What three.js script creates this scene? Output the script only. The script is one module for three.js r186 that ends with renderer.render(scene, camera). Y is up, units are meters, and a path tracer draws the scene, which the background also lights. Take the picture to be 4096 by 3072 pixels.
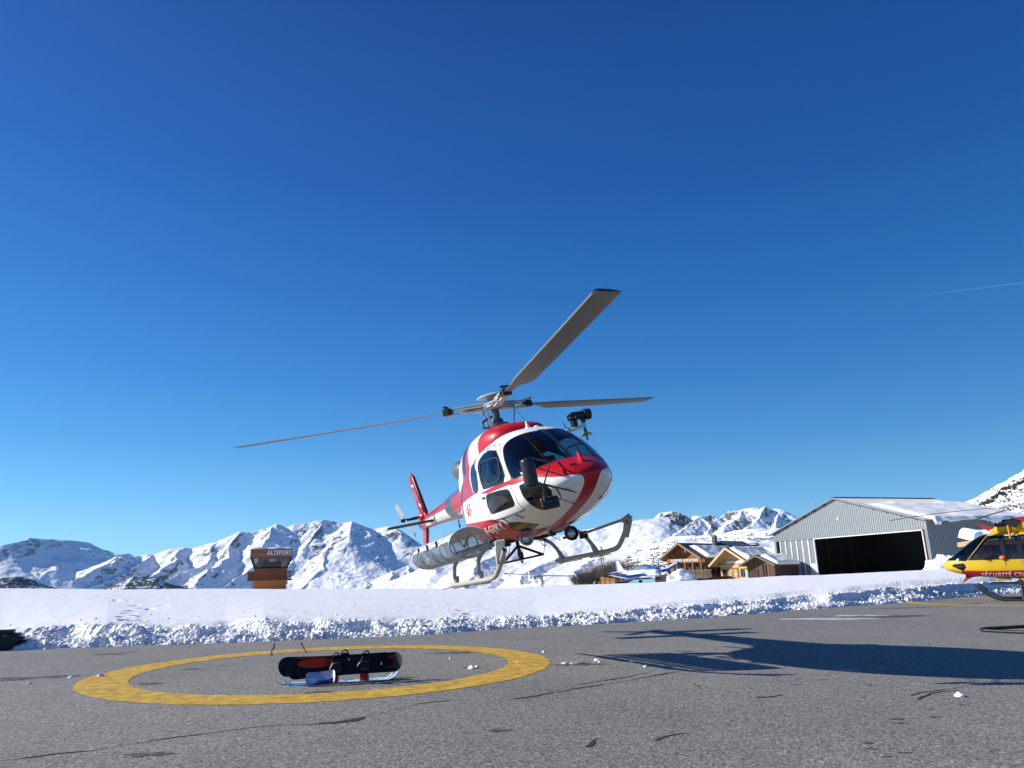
import * as THREE from 'three';
import { mergeGeometries, mergeVertices } from 'three/addons/utils/BufferGeometryUtils.js';
import { RoundedBoxGeometry } from 'three/addons/geometries/RoundedBoxGeometry.js';
import { FontLoader } from 'three/addons/loaders/FontLoader.js';
import { MarchingCubes } from 'three/addons/objects/MarchingCubes.js';

// ------------------------------------------------------------------ camera, sky, sun, exposure
const scene = new THREE.Scene();
const FPX = 2840, PITCH = 15.2 * Math.PI / 180, ROLL = 1.3 * Math.PI / 180, EYE = 1.4;
const camera = new THREE.PerspectiveCamera(2 * Math.atan(1536 / FPX) * 180 / Math.PI, 4 / 3, 0.1, 30000);
camera.position.set(0, EYE, 0);
camera.rotation.order = 'YXZ';
camera.rotation.set(PITCH, 0, -ROLL);
scene.add(camera);

const renderer = new THREE.WebGLRenderer({ antialias: true });
renderer.toneMapping = THREE.LinearToneMapping;
renderer.toneMappingExposure = 1.42;
renderer.shadowMap.enabled = true;

const SUN_AZ = 87 * Math.PI / 180, SUN_EL = 25.5 * Math.PI / 180;
const SUN = new THREE.Vector3(-Math.cos(SUN_EL) * Math.sin(SUN_AZ), Math.sin(SUN_EL), -Math.cos(SUN_EL) * Math.cos(SUN_AZ));
const sun = new THREE.DirectionalLight(new THREE.Color().setRGB(1, 0.95, 0.87), 4.8);
sun.position.copy(SUN).multiplyScalar(60);
sun.castShadow = true;
sun.shadow.mapSize.set(4096, 4096);
sun.shadow.camera.left = sun.shadow.camera.bottom = -50; sun.shadow.camera.right = sun.shadow.camera.top = 50;
sun.shadow.camera.far = 200;
scene.add(sun, sun.target);

{ // clear alpine sky: deep blue overhead, paler towards the horizon and round the sun
  const W = 1024, H = 512, data = new Float32Array(W * H * 4);
  const stops = [ // elevation (deg), linear r g b
    [-90, .25, .47, .67], [0, .265, .52, .72], [3, .185, .435, .67], [6, .11, .33, .595], [10, .056, .228, .50], [15, .029, .158, .425],
    [22, .0145, .107, .34], [30, .0075, .071, .272], [44, .0034, .041, .182], [60, .0028, .033, .155], [90, .0025, .029, .14]];
  for (let j = 0; j < H; j++) {
    const v = (j + .5) / H, el = (v - .5) * Math.PI, e = el * 180 / Math.PI;
    let k = 0; while (k < stops.length - 2 && e > stops[k + 1][0]) k++;
    const a = stops[k], b = stops[k + 1]; let t = Math.min(1, Math.max(0, (e - a[0]) / (b[0] - a[0])));
    for (let i = 0; i < W; i++) {
      const az = ((i + .5) / W - .5) * 2 * Math.PI;
      const x = Math.cos(el) * Math.cos(az), y = Math.sin(el), z = Math.cos(el) * Math.sin(az);
      const c = x * SUN.x + y * SUN.y + z * SUN.z;
      const glow = 0.95 + 0.75 * Math.pow(Math.max(0, 0.5 + 0.5 * c), 3) + 1.2 * Math.pow(Math.max(0, c), 14);
      const o = (j * W + i) * 4;
      for (let q = 0; q < 3; q++) data[o + q] = (a[q + 1] + (b[q + 1] - a[q + 1]) * t) * glow / 1.08 + (0.02 - q * .004) * (glow - .95);
      data[o + 3] = 1;
    }
  }
  const tex = new THREE.DataTexture(data, W, H, THREE.RGBAFormat, THREE.FloatType);
  tex.mapping = THREE.EquirectangularReflectionMapping;
  tex.magFilter = THREE.LinearFilter; tex.minFilter = THREE.LinearFilter; tex.wrapS = THREE.RepeatWrapping; tex.needsUpdate = true;
  scene.background = tex; scene.environment = tex;
  scene.environmentIntensity = 1; scene.backgroundIntensity = 1;
}

// ------------------------------------------------------------------ helpers
const R = d => d * Math.PI / 180;
const clamp = (x, a, b) => Math.min(b, Math.max(a, x));
const lerp = (a, b, t) => a + (b - a) * t;
const smooth = (a, b, x) => { const t = clamp((x - a) / (b - a), 0, 1); return t * t * (3 - 2 * t); };
function rngOf(seed) { let a = seed >>> 0; return () => { a = (a + 0x6D2B79F5) >>> 0; let t = Math.imul(a ^ a >>> 15, 1 | a); t = t + Math.imul(t ^ t >>> 7, 61 | t) ^ t; return ((t ^ t >>> 14) >>> 0) / 4294967296; }; }
function hash3(x, y, z) { let h = Math.imul(x, 374761393) + Math.imul(y, 668265263) + Math.imul(z, 1274126177) | 0; h = Math.imul(h ^ h >>> 13, 1274126177); h = Math.imul(h ^ h >>> 16, 2246822519); return ((h ^ h >>> 15) >>> 0) / 4294967296; }
function vnoise(x, y, z = 0) { // smooth value noise, -1..1
  const X = Math.floor(x), Y = Math.floor(y), Z = Math.floor(z); let fx = x - X, fy = y - Y, fz = z - Z;
  fx = fx * fx * fx * (fx * (fx * 6 - 15) + 10); fy = fy * fy * fy * (fy * (fy * 6 - 15) + 10); fz = fz * fz * (3 - 2 * fz);
  const l = (a, b, t) => a + (b - a) * t;
  const p = (dz) => l(l(hash3(X, Y, Z + dz), hash3(X + 1, Y, Z + dz), fx), l(hash3(X, Y + 1, Z + dz), hash3(X + 1, Y + 1, Z + dz), fx), fy);
  return 2 * (z === 0 ? p(0) : l(p(0), p(1), fz)) - 1;
}
function fbm(x, y, oct = 4, gain = .5, z = 0) { let a = 1, s = 0, n = 0; for (let i = 0; i < oct; i++) { s += a * vnoise(x, y, z && z + i * 7.3); n += a; a *= gain; const t = x * 1.62 - y * 1.18 + 17.1; y = x * 1.18 + y * 1.62 - 9.7; x = t; if (z) z *= 2; } return s / n; }
function ridged(x, y, oct = 5, gain = .5) { let a = 1, s = 0, n = 0; for (let i = 0; i < oct; i++) { s += a * (1 - 2 * Math.abs(vnoise(x, y))); n += a; a *= gain; const t = x * 1.62 - y * 1.18 + 31.1; y = x * 1.18 + y * 1.62 + 5.7; x = t; } return s / n; }
function pw(pts, x) { if (x <= pts[0][0]) return pts[0][1]; for (let i = 1; i < pts.length; i++) if (x <= pts[i][0]) return lerp(pts[i - 1][1], pts[i][1], (x - pts[i - 1][0]) / (pts[i][0] - pts[i - 1][0])); return pts[pts.length - 1][1]; }
// survey: a direction measured in the photograph (4096 px wide) -> a place in the world at a stated distance
const _cr = Math.cos(ROLL), _sr = Math.sin(ROLL), _cp = Math.cos(PITCH), _sp = Math.sin(PITCH);
function dirOf(px, py) { const x = px - 2048, y = 1536 - py; const xr = (_cr * x + _sr * y) / FPX, yr = (-_sr * x + _cr * y) / FPX; return new THREE.Vector3(xr, _cp * yr + _sp, _sp * yr - _cp); }
const azOf = (px, py) => { const d = dirOf(px, py); return Math.atan2(d.x, -d.z); };
const elOf = (px, py) => { const d = dirOf(px, py); return Math.atan2(d.y, Math.hypot(d.x, d.z)); };
function at(px, py, depth) { const d = dirOf(px, py); return d.multiplyScalar(-depth / d.z).add(new THREE.Vector3(0, EYE, 0)); }   // depth along -z
function onGround(px, py, y = 0) { const d = dirOf(px, py); return d.multiplyScalar((y - EYE) / d.y).add(new THREE.Vector3(0, EYE, 0)); }

const C = (r, g, b) => new THREE.Color().setRGB(r, g, b);
function mat(r, g, b, rough = .6, o = {}) { return new THREE.MeshPhysicalMaterial({ color: C(r, g, b), roughness: rough, ...o }); }
const names = {};
function numbered(n) { const k = names[n] = (names[n] ?? -1) + 1; return k ? n + '_' + String(k).padStart(3, '0') : n; }
function addEach(name, list, m, parent) { return list.map(g => addMesh(name, g, m, parent)); }
function addMesh(name, geo, m, parent) { const o = new THREE.Mesh(geo, m); o.name = parent ? name : numbered(name); o.castShadow = o.receiveShadow = true; (parent || scene).add(o); return o; }
function tag(o, label, category, group) { o.userData.label = label; o.userData.category = category; if (group) o.userData.group = group; return o; }
function thing(name, label, category, pos = [0, 0, 0], turn = 0, group) { const o = new THREE.Group(); o.name = numbered(name); o.position.set(...pos); o.rotation.y = turn; scene.add(o); return tag(o, label, category, group); }
function structure(name, geo, m) { const o = addMesh(name, geo, m); o.userData.kind = 'structure'; return o; }
function clean(g, keepUV = false) { if (g.index) g = g.toNonIndexed(); for (const k of Object.keys(g.attributes)) if (k !== 'position' && k !== 'normal' && !(keepUV && k === 'uv')) g.deleteAttribute(k); return g; }
function merged(list) { return mergeGeometries(list.map(g => clean(g.clone()))); }
function box(w, h, d, x = 0, y = 0, z = 0, r = 0) { const g = r ? new RoundedBoxGeometry(w, h, d, 2, r) : new THREE.BoxGeometry(w, h, d); g.translate(x, y, z); return g; }
function V(x, y, z) { return new THREE.Vector3(x, y, z); }
function bar(a, b, r0, r1 = r0, n = 8) { const A = V(...a), B = V(...b), L = A.distanceTo(B); const g = new THREE.CylinderGeometry(r1, r0, L, n, 1); g.translate(0, L / 2, 0); g.applyQuaternion(new THREE.Quaternion().setFromUnitVectors(V(0, 1, 0), B.clone().sub(A).normalize())); g.translate(A.x, A.y, A.z); return g; }
function tube(pts, r, seg = 24, n = 8, closed = false) { return new THREE.TubeGeometry(new THREE.CatmullRomCurve3(pts.map(p => V(...p)), closed, 'centripetal'), seg, r, n, closed); }
function flatBar(a, b, w, t, up = [0, 1, 0]) { // a bar of rectangular section from a to b, t along up
  const A = V(...a), B = V(...b), L = A.distanceTo(B), X = B.clone().sub(A).normalize(), U = V(...up); const Z = new THREE.Vector3().crossVectors(X, U).normalize(), Y = new THREE.Vector3().crossVectors(Z, X);
  const g = new THREE.BoxGeometry(L, t, w); g.applyMatrix4(new THREE.Matrix4().makeBasis(X, Y, Z)); g.translate((A.x + B.x) / 2, (A.y + B.y) / 2, (A.z + B.z) / 2); return g;
}
function plate(pts, thick, bevel = 0) { // outline in x,y extruded along z, centred
  const s = new THREE.Shape(pts.map(p => new THREE.Vector2(p[0], p[1]))); const g = new THREE.ExtrudeGeometry(s, { depth: thick - 2 * bevel, bevelEnabled: bevel > 0, bevelSize: bevel, bevelThickness: bevel, bevelSegments: 1, curveSegments: 8 }); g.translate(0, 0, -thick / 2 + bevel); return g;
}
function gridMesh(nx, ny, fn, colFn, uvFn) { // a sheet of (nx+1)*(ny+1) points
  const P = new Float32Array((nx + 1) * (ny + 1) * 3), col = colFn && new Float32Array(P.length), uv = uvFn && new Float32Array((nx + 1) * (ny + 1) * 2), I = [];
  for (let j = 0, k = 0; j <= ny; j++) for (let i = 0; i <= nx; i++, k++) { const p = fn(i, j); P[3 * k] = p[0]; P[3 * k + 1] = p[1]; P[3 * k + 2] = p[2]; if (uvFn) { const u = uvFn(p, i, j); uv[2 * k] = u[0]; uv[2 * k + 1] = u[1]; } }
  for (let j = 0; j < ny; j++) for (let i = 0; i < nx; i++) { const a = j * (nx + 1) + i, b = a + 1, c = a + nx + 1, d = c + 1; I.push(a, b, d, a, d, c); }
  const g = new THREE.BufferGeometry(); g.setAttribute('position', new THREE.BufferAttribute(P, 3)); g.setIndex(I); if (uv) g.setAttribute('uv', new THREE.BufferAttribute(uv, 2)); g.computeVertexNormals();
  if (colFn) { const N = g.attributes.normal.array; for (let k = 0; k < P.length / 3; k++) { const c = colFn([P[3 * k], P[3 * k + 1], P[3 * k + 2]], [N[3 * k], N[3 * k + 1], N[3 * k + 2]], k); col.set(c, 3 * k); } g.setAttribute('color', new THREE.BufferAttribute(col, 3)); }
  return g;
}
function noiseTexture(n, fn, srgb = false, repeat) { const d = new Uint8Array(n * n * 4); for (let j = 0; j < n; j++) for (let i = 0; i < n; i++) { const c = fn(i, j, n), o = 4 * (j * n + i); d[o] = clamp(c[0], 0, 1) * 255; d[o + 1] = clamp(c[1], 0, 1) * 255; d[o + 2] = clamp(c[2], 0, 1) * 255; d[o + 3] = 255; } const t = new THREE.DataTexture(d, n, n); t.wrapS = t.wrapT = THREE.RepeatWrapping; t.magFilter = THREE.LinearFilter; t.minFilter = THREE.LinearMipmapLinearFilter; t.generateMipmaps = true; if (srgb) t.colorSpace = THREE.SRGBColorSpace; if (repeat) t.repeat.set(...repeat); t.needsUpdate = true; return t; }
function tnoise(x, y, per) { // value noise that repeats every per cells
  const X = Math.floor(x), Y = Math.floor(y); let fx = x - X, fy = y - Y; fx = fx * fx * (3 - 2 * fx); fy = fy * fy * (3 - 2 * fy); const m = a => ((a % per) + per) % per;
  return lerp(lerp(hash3(m(X), m(Y), per), hash3(m(X + 1), m(Y), per), fx), lerp(hash3(m(X), m(Y + 1), per), hash3(m(X + 1), m(Y + 1), per), fx), fy);
}
// ------------------------------------------------------------------ curved skins that are cut along outlines into panels, panes and seals
// a skin is { P: [[x,y,z,nx,ny,nz],...], T: [[a,b,c],...] }
function skinFromGrid(nu, nv, fn, closedV = true) {
  const P = [], T = []; const cols = closedV ? nv : nv + 1;
  for (let i = 0; i <= nu; i++) for (let j = 0; j < cols; j++) P.push([...fn(i / nu, j / nv), 0, 0, 0]);
  for (let i = 0; i < nu; i++) for (let j = 0; j < nv; j++) { const a = i * cols + j, b = i * cols + (j + 1) % cols, c = a + cols, d = b + cols; T.push([a, c, b], [b, c, d]); }
  for (const t of T) { const [A, B, D] = t.map(k => P[k]); const ux = B[0] - A[0], uy = B[1] - A[1], uz = B[2] - A[2], vx = D[0] - A[0], vy = D[1] - A[1], vz = D[2] - A[2]; const n = [uy * vz - uz * vy, uz * vx - ux * vz, ux * vy - uy * vx]; for (const k of t) for (let q = 0; q < 3; q++) P[k][3 + q] += n[q]; }
  { let c = [0, 0, 0]; for (const p of P) for (let q = 0; q < 3; q++) c[q] += p[q] / P.length; let d = 0; for (const p of P) d += (p[1] - c[1]) * p[4] + (p[2] - c[2]) * p[5]; if (d < 0) { for (const p of P) for (let q = 3; q < 6; q++) p[q] *= -1; for (const t of T) t.reverse(); } } // outward
  for (const p of P) { const l = Math.hypot(p[3], p[4], p[5]) || 1; p[3] /= l; p[4] /= l; p[5] /= l; }
  return { P, T };
}
function offsetSkin(s, d) { return { P: s.P.map(p => [p[0] + p[3] * d, p[1] + p[4] * d, p[2] + p[5] * d, p[3], p[4], p[5]]), T: s.T }; }
function flipSkin(s) { return { P: s.P.map(p => [p[0], p[1], p[2], -p[3], -p[4], -p[5]]), T: s.T.map(t => [t[0], t[2], t[1]]) }; }
function splitSkin(s, f) { // -> [where f < 0, where f >= 0]
  const F = s.P.map(p => f(p[0], p[1], p[2], p)), out = [{ P: [], T: [] }, { P: [], T: [] }], maps = [new Map(), new Map()];
  const put = (k, key, make) => { let v = maps[k].get(key); if (v === undefined) { v = out[k].P.length; out[k].P.push(make()); maps[k].set(key, v); } return v; };
  const vert = (k, i) => put(k, i, () => s.P[i]);
  const cut = (k, a, b) => { const [i, j] = a < b ? [a, b] : [b, a]; return put(k, 'e' + i + '_' + j, () => { const t = F[i] / (F[i] - F[j]), A = s.P[i], B = s.P[j]; return A.map((v, q) => v + (B[q] - v) * t); }); };
  for (const t of s.T) {
    const sg = t.map(i => F[i] < 0 ? 0 : 1);
    if (sg[0] === sg[1] && sg[1] === sg[2]) { out[sg[0]].T.push(t.map(i => vert(sg[0], i))); continue; }
    let r = 0; if (sg[0] === sg[1]) r = 2; else if (sg[0] === sg[2]) r = 1; // the lone corner
    const a = t[r], b = t[(r + 1) % 3], c = t[(r + 2) % 3], ka = sg[r], kb = 1 - ka;
    out[ka].T.push([vert(ka, a), cut(ka, a, b), cut(ka, a, c)]);
    out[kb].T.push([cut(kb, a, b), vert(kb, b), vert(kb, c)], [cut(kb, a, b), vert(kb, c), cut(kb, a, c)]);
  }
  return out;
}
function skinGeo(pieces) { // one skin or a list of [skin, colour]
  if (!Array.isArray(pieces)) pieces = [[pieces, null]];
  const P = [], N = [], K = [], I = []; let o = 0;
  for (const [s, c] of pieces) { for (const p of s.P) { P.push(p[0], p[1], p[2]); N.push(p[3], p[4], p[5]); if (c) K.push(c[0], c[1], c[2]); } for (const t of s.T) I.push(t[0] + o, t[1] + o, t[2] + o); o += s.P.length; }
  const g = new THREE.BufferGeometry(); g.setAttribute('position', new THREE.Float32BufferAttribute(P, 3)); g.setAttribute('normal', new THREE.Float32BufferAttribute(N, 3)); if (K.length) g.setAttribute('color', new THREE.Float32BufferAttribute(K, 3)); g.setIndex(I); return g;
}
function paintSkin(s, base, layers) { let list = [[s, base]]; for (const [f, c] of layers) { const next = []; for (const [q, k] of list) { const [a, b] = splitSkin(q, f); if (a.T.length) next.push([a, c]); if (b.T.length) next.push([b, k]); } list = next; } return list; }
function polyField(pts, r = 0) { // signed distance to a closed outline with rounded corners, negative inside
  const n = pts.length; let area = 0; for (let i = 0; i < n; i++) { const a = pts[i], b = pts[(i + 1) % n]; area += a[0] * b[1] - a[1] * b[0]; }
  return (x, y) => { let d = 1e9, inside = false; for (let i = 0, j = n - 1; i < n; j = i++) { const a = pts[i], b = pts[j], ex = b[0] - a[0], ey = b[1] - a[1], wx = x - a[0], wy = y - a[1], t = clamp((wx * ex + wy * ey) / (ex * ex + ey * ey), 0, 1); d = Math.min(d, (wx - ex * t) ** 2 + (wy - ey * t) ** 2); if ((a[1] > y) !== (b[1] > y) && x < (b[0] - a[0]) * (y - a[1]) / (b[1] - a[1]) + a[0]) inside = !inside; } return (inside ? -1 : 1) * Math.sqrt(d) - r; };
}
const smin = (a, b, k) => { const h = clamp(.5 + .5 * (b - a) / k, 0, 1); return lerp(b, a, h) - k * h * (1 - h); };
function spline(pts) { // smooth y(x) through points sorted by x (monotone cubic)
  const n = pts.length, m = []; for (let i = 0; i < n; i++) { if (i === 0 || i === n - 1) { m.push(i ? (pts[i][1] - pts[i - 1][1]) / (pts[i][0] - pts[i - 1][0]) : (pts[1][1] - pts[0][1]) / (pts[1][0] - pts[0][0])); continue; } const a = (pts[i][1] - pts[i - 1][1]) / (pts[i][0] - pts[i - 1][0]), b = (pts[i + 1][1] - pts[i][1]) / (pts[i + 1][0] - pts[i][0]); m.push(a * b <= 0 ? 0 : 2 * a * b / (a + b)); }
  return x => { if (x <= pts[0][0]) return pts[0][1]; if (x >= pts[n - 1][0]) return pts[n - 1][1]; let i = 0; while (x > pts[i + 1][0]) i++; const h = pts[i + 1][0] - pts[i][0], t = (x - pts[i][0]) / h, a = pts[i][1], b = pts[i + 1][1]; return a * (1 + 2 * t) * (1 - t) ** 2 + h * m[i] * t * (1 - t) ** 2 + b * t * t * (3 - 2 * t) + h * m[i + 1] * t * t * (t - 1); };
}
const font = await new FontLoader().loadAsync('fonts/droid/droid_sans_bold.typeface.json');
function letters(text, size, bold = 1, stretch = 1) { // flat letters in x,y starting at 0, finely divided so that they can follow a skin
  const shapes = font.generateShapes(text, size), g = new THREE.ShapeGeometry(shapes, 4); g.scale(stretch, 1, 1); return tessellate(g, .03);
}
function tessellate(g, m) { g = clean(g); let T = []; const q = g.attributes.position.array; for (let i = 0; i < q.length; i += 9) T.push([[q[i], q[i + 1], q[i + 2]], [q[i + 3], q[i + 4], q[i + 5]], [q[i + 6], q[i + 7], q[i + 8]]]); const D = (a, b) => Math.hypot(a[0] - b[0], a[1] - b[1], a[2] - b[2]), out = []; while (T.length) { const t = T.pop(), e = [D(t[0], t[1]), D(t[1], t[2]), D(t[2], t[0])], k = e.indexOf(Math.max(...e)); if (e[k] < m) { out.push(...t[0], ...t[1], ...t[2]); continue; } const a = t[k], b = t[(k + 1) % 3], c = t[(k + 2) % 3], h = [(a[0] + b[0]) / 2, (a[1] + b[1]) / 2, (a[2] + b[2]) / 2]; T.push([a, h, c], [h, b, c]); } const r = new THREE.BufferGeometry(); r.setAttribute('position', new THREE.Float32BufferAttribute(out, 3)); r.computeVertexNormals(); return r; }
function raisedLetters(text, size, depth, stretch = 1) { const g = new THREE.ExtrudeGeometry(font.generateShapes(text, size), { depth, bevelEnabled: false, curveSegments: 3 }); g.scale(stretch, 1, 1); g.computeBoundingBox(); return g; }
// ------------------------------------------------------------------ the apron: one asphalt sheet
const asphaltTex = noiseTexture(1024, (i, j, n) => { // weathered aggregate, 4 m to a side
  const g1 = tnoise(i / 2, j / 2, 512), g2 = tnoise(i / 4, j / 4, 256), g5 = tnoise(i / 8, j / 8, 128), g3 = tnoise(i / 32, j / 32, 32), g4 = tnoise(i / 128, j / 128, 8), w = hash3(i, j, 5);
  let v = .19 + (g1 - .5) * .13 + (g2 - .5) * .15 + (g5 - .5) * .06 + (w - .5) * .08 + (g3 - .5) * .025 + (g4 - .5) * .02;
  if (g2 > .80) v += .10; if (g2 < .13) v -= .07; if (w > .975) v += .16;
  v = Math.pow(clamp(v, .01, 1), 1 / 2.2); return [v * 1.0, v * .975, v * .915];
}, true);
const asphaltBump = noiseTexture(512, (i, j, n) => { const v = .5 * tnoise(i / 2, j / 2, 256) + .35 * tnoise(i / 4, j / 4, 128) + .15 * tnoise(i / 16, j / 16, 32); return [v, v, v]; });
const asphaltMat = new THREE.MeshStandardMaterial({ map: asphaltTex, bumpMap: asphaltBump, bumpScale: .006, roughness: .92, vertexColors: true });
const EDGE = [[46, 2599], [338, 2589], [717, 2578], [1200, 2560], [1700, 2538], [1936, 2520], [2360, 2498], [2800, 2472], [3060, 2450], [3300, 2432], [3600, 2412], [3733, 2400], [3882, 2387], [4096, 2371]].map(p => { const g = onGround(...p); return [Math.atan2(g.x, -g.z), Math.hypot(g.x, g.z)]; });
EDGE.unshift([R(-48), 26], [R(-41), 23.2]); EDGE.push([R(37), 52], [R(42), 62], [R(48), 75]);
function edgeAt(a) { let s = 0; for (const k of [-2, -1, 0, 1, 2]) s += pw(EDGE, a + k * .012); return s / 5 + .10 * vnoise(a * 40, 3) + .03 * vnoise(a * 110, 8); }
const apron = structure('asphalt_apron', (() => {
  const xs = [], zs = []; for (let x = -45; x < -16; x += 2) xs.push(x); for (let x = -16; x < 20; x += .3) xs.push(x); for (let x = 20; x <= 75; x += 1.5) xs.push(x);
  for (let z = 12; z > -2; z -= 2) zs.push(z); for (let z = -2; z > -28; z -= .3) zs.push(z); for (let z = -28; z >= -75; z -= 1.2) zs.push(z);
  return gridMesh(xs.length - 1, zs.length - 1, (i, j) => [xs[i], 0, zs[j]], (p) => { // broad weathering of the old surface: bleached and tarry areas
    const b = fbm(p[0] * .22 + 4, p[2] * .22, 4), s = fbm(p[0] * .9 + 40, p[2] * .9 - 7, 3);
    let v = 1 + .16 * b + .07 * s;
    return [v, v * (1 - .01 * b), v * (1 - .025 * b)];
  }, p => [p[0] / 4, p[2] / 4]);
})(), asphaltMat);
const tarMat = new THREE.MeshStandardMaterial({ color: C(.022, .02, .018), roughness: .95 });
const dampMat = new THREE.MeshStandardMaterial({ color: C(.15, .142, .132), roughness: .85, map: noiseTexture(128, (i, j) => { const v = .55 + .45 * tnoise(i / 2, j / 2, 64) ; return [v, v, v]; }, true) });
const rockDust = new THREE.MeshStandardMaterial({ color: C(.055, .038, .024), roughness: 1 });
function crack(pts, w, y, m, seed, wobble = 1) { // an open, ragged crack: two broken edges a varying distance apart
  const rnd = rngOf(seed), c = new THREE.CatmullRomCurve3(pts.map(p => onGround(...p)).map(v => V(v.x, y, v.z)), false, 'centripetal'), L = c.getLength(), n = Math.max(8, Math.ceil(L / .035));
  const g = gridMesh(n, 1, (i, j) => { const t = i / n, p = c.getPointAt(t), d = c.getTangentAt(t), wob = wobble * (.03 * vnoise(i * .13, seed) + .015 * vnoise(i * .5, seed + 9)), h = w * (wobble < .5 ? .8 + .4 * rnd() : (.25 + .75 * clamp(.5 + 1.1 * vnoise(i * .07, seed + 3), 0, 1.3)) * Math.min(1, 12 * t, 12 * (1 - t)) * (.6 + .8 * rnd())); const s = wob + (j ? h : -h) / 2; return [p.x - d.z * s, y, p.z + d.x * s]; });
  addMesh('crack', g, m, apron);
}
crack([[-60, 3052], [312, 3009], [624, 2963], [936, 2921], [1040, 2907], [1248, 2897], [1456, 2869], [1560, 2843], [1716, 2812], [1872, 2794]], .035, .004, tarMat, 11);
crack([[1200, 2900], [1330, 2892], [1400, 2884], [1460, 2868]], .09, .005, tarMat, 12);
crack([[1990, 2806], [2187, 2776], [2326, 2750], [2465, 2731], [2604, 2704], [2715, 2685]], .05, .004, tarMat, 13);
crack([[2187, 2770], [2300, 2742], [2420, 2722], [2500, 2712], [2600, 2690]], .03, .005, tarMat, 14);
crack([[1096, 2574], [1094, 2590], [1086, 2605], [1085, 2624]], .022, .0085, tarMat, 15, .12);
crack([[1203, 2569], [1208, 2585], [1217, 2598], [1226, 2612]], .032, .0085, rockDust, 16, .15);
crack([[3640, 2785], [3720, 2765], [3800, 2755], [3890, 2745]], .05, .004, tarMat, 17);
crack([[3660, 2800], [3750, 2772], [3850, 2762]], .035, .005, tarMat, 18);
crack([[2620, 2965], [2660, 2950], [2700, 2938], [2745, 2930]], .035, .004, rockDust, 19);
crack([[3015, 2788], [3060, 2790], [3140, 2780]], .05, .004, tarMat, 20);
crack([[2340, 2990], [2370, 2965], [2390, 2950]], .04, .004, tarMat, 21);
crack([[2780, 2735], [2800, 2750], [2815, 2758]], .03, .004, rockDust, 22);
crack([[1890, 2575], [2000, 2566], [2100, 2560], [2180, 2556]], .03, .004, tarMat, 23);
crack([[3900, 2412], [3960, 2405], [4050, 2397]], .05, .0085, tarMat, 24);
crack([[3740, 2424], [3830, 2420], [3930, 2413]], .07, .0085, tarMat, 25);
function patch(name, px, py, w, d, m, seed, y = .004, turn = 0) { // an irregular spot lying on the asphalt
  const c = onGround(px, py), n = 180, P = [c.x, y, c.z], I = [];
  for (let i = 0; i < n; i++) { const a = i / n * 2 * Math.PI, k = .8 + .45 * vnoise(1.6 * Math.cos(a) + seed, 1.6 * Math.sin(a)) + .35 * vnoise(5 * Math.cos(a) + seed, 5 * Math.sin(a), 3) + .3 * vnoise(14 * Math.cos(a) + seed, 14 * Math.sin(a), 5) + .2 * vnoise(35 * Math.cos(a), 35 * Math.sin(a) + seed, 5); const x = Math.cos(a) * w / 2 * k, z = Math.sin(a) * d / 2 * k; P.push(c.x + x * Math.cos(turn) - z * Math.sin(turn), y, c.z + x * Math.sin(turn) + z * Math.cos(turn)); I.push(0, 1 + (i + 1) % n, 1 + i); }
  const g = new THREE.BufferGeometry(); g.setAttribute('position', new THREE.Float32BufferAttribute(P, 3)); g.setAttribute('uv', new THREE.Float32BufferAttribute(P.flatMap((v, i) => i % 3 === 0 ? [P[i], P[i + 2]] : []), 2)); g.setIndex(I); g.computeVertexNormals();
  return addMesh(name, g, m, apron);
}
[[1835, 2612, .9, .45, 1], [430, 2617, .7, .35, 2], [520, 2608, .3, .2, 3], [770, 2676, .35, .16, 4], [605, 2735, .34, .3, 5], [580, 3018, .4, .18, 6], [2001, 2923, .22, .14, 7], [2310, 2658, .75, .34, 8], [3380, 2470, 5.2, 1.3, 9], [3290, 2720, .1, .05, 10], [3480, 2740, .09, .06, 11], [3590, 2877, .14, .06, 12], [3610, 2893, .12, .05, 13], [3740, 2869, .15, .05, 14], [3475, 2972, .09, .07, 15], [3480, 2996, .1, .05, 16], [3610, 3012, .11, .05, 17], [3545, 3028, .12, .04, 18], [3850, 2820, .09, .04, 19], [3720, 2838, .1, .04, 20], [1850, 2670, .14, .1, 21], [150, 2710, 1.5, .35, 22], [30, 2720, .9, .3, 23], [2890, 2545, 1.1, .3, 24], [2740, 2605, .5, .16, 25], [1280, 2770, .3, .25, 27], [890, 2663, .2, .07, 28], [3600, 2432, 3.0, .5, 29], [3450, 2790, .07, .04, 30], [3180, 2740, .09, .05, 31]].forEach(([x, y, w, d, s]) => patch('damp_patch', x, y, w, d, dampMat, s * 7.7));

// ------------------------------------------------------------------ painted rings
const yellowTex = noiseTexture(512, (i, j) => { const w = hash3(i, j, 9), g = tnoise(i / 2, j / 2, 256), h = tnoise(i / 24, j / 24, 512 / 24 | 0), k = tnoise(i / 6, j / 6, 85); let v = .83 + .25 * (g - .5) + .22 * (h - .5) + .12 * (w - .5); if (k + .5 * g > 1.24 || w > .992) return [.5, .45, .35]; return [v, v * .985, v * .9]; }, true);
const yellowMat = new THREE.MeshStandardMaterial({ color: C(.80, .50, .05), map: yellowTex, bumpMap: asphaltBump, bumpScale: .004, roughness: .85 });
function ring(name, cx, cz, r0, r1, a0 = 0, a1 = 2 * Math.PI, m = yellowMat, seed = 0) { const n = Math.ceil((a1 - a0) * r1 / .06); const g = gridMesh(n, 1, (i, j) => { const a = a0 + (a1 - a0) * i / n, r = (j ? r0 : r1) + .012 * vnoise(i * .35, j * 9 + seed) + .008 * vnoise(i * 1.1, j * 5 + seed); return [cx + r * Math.cos(a), .0045, cz + r * Math.sin(a)]; }, null, p => [p[0] / 2, p[2] / 2]); return structure(name, g, m); }
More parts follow.
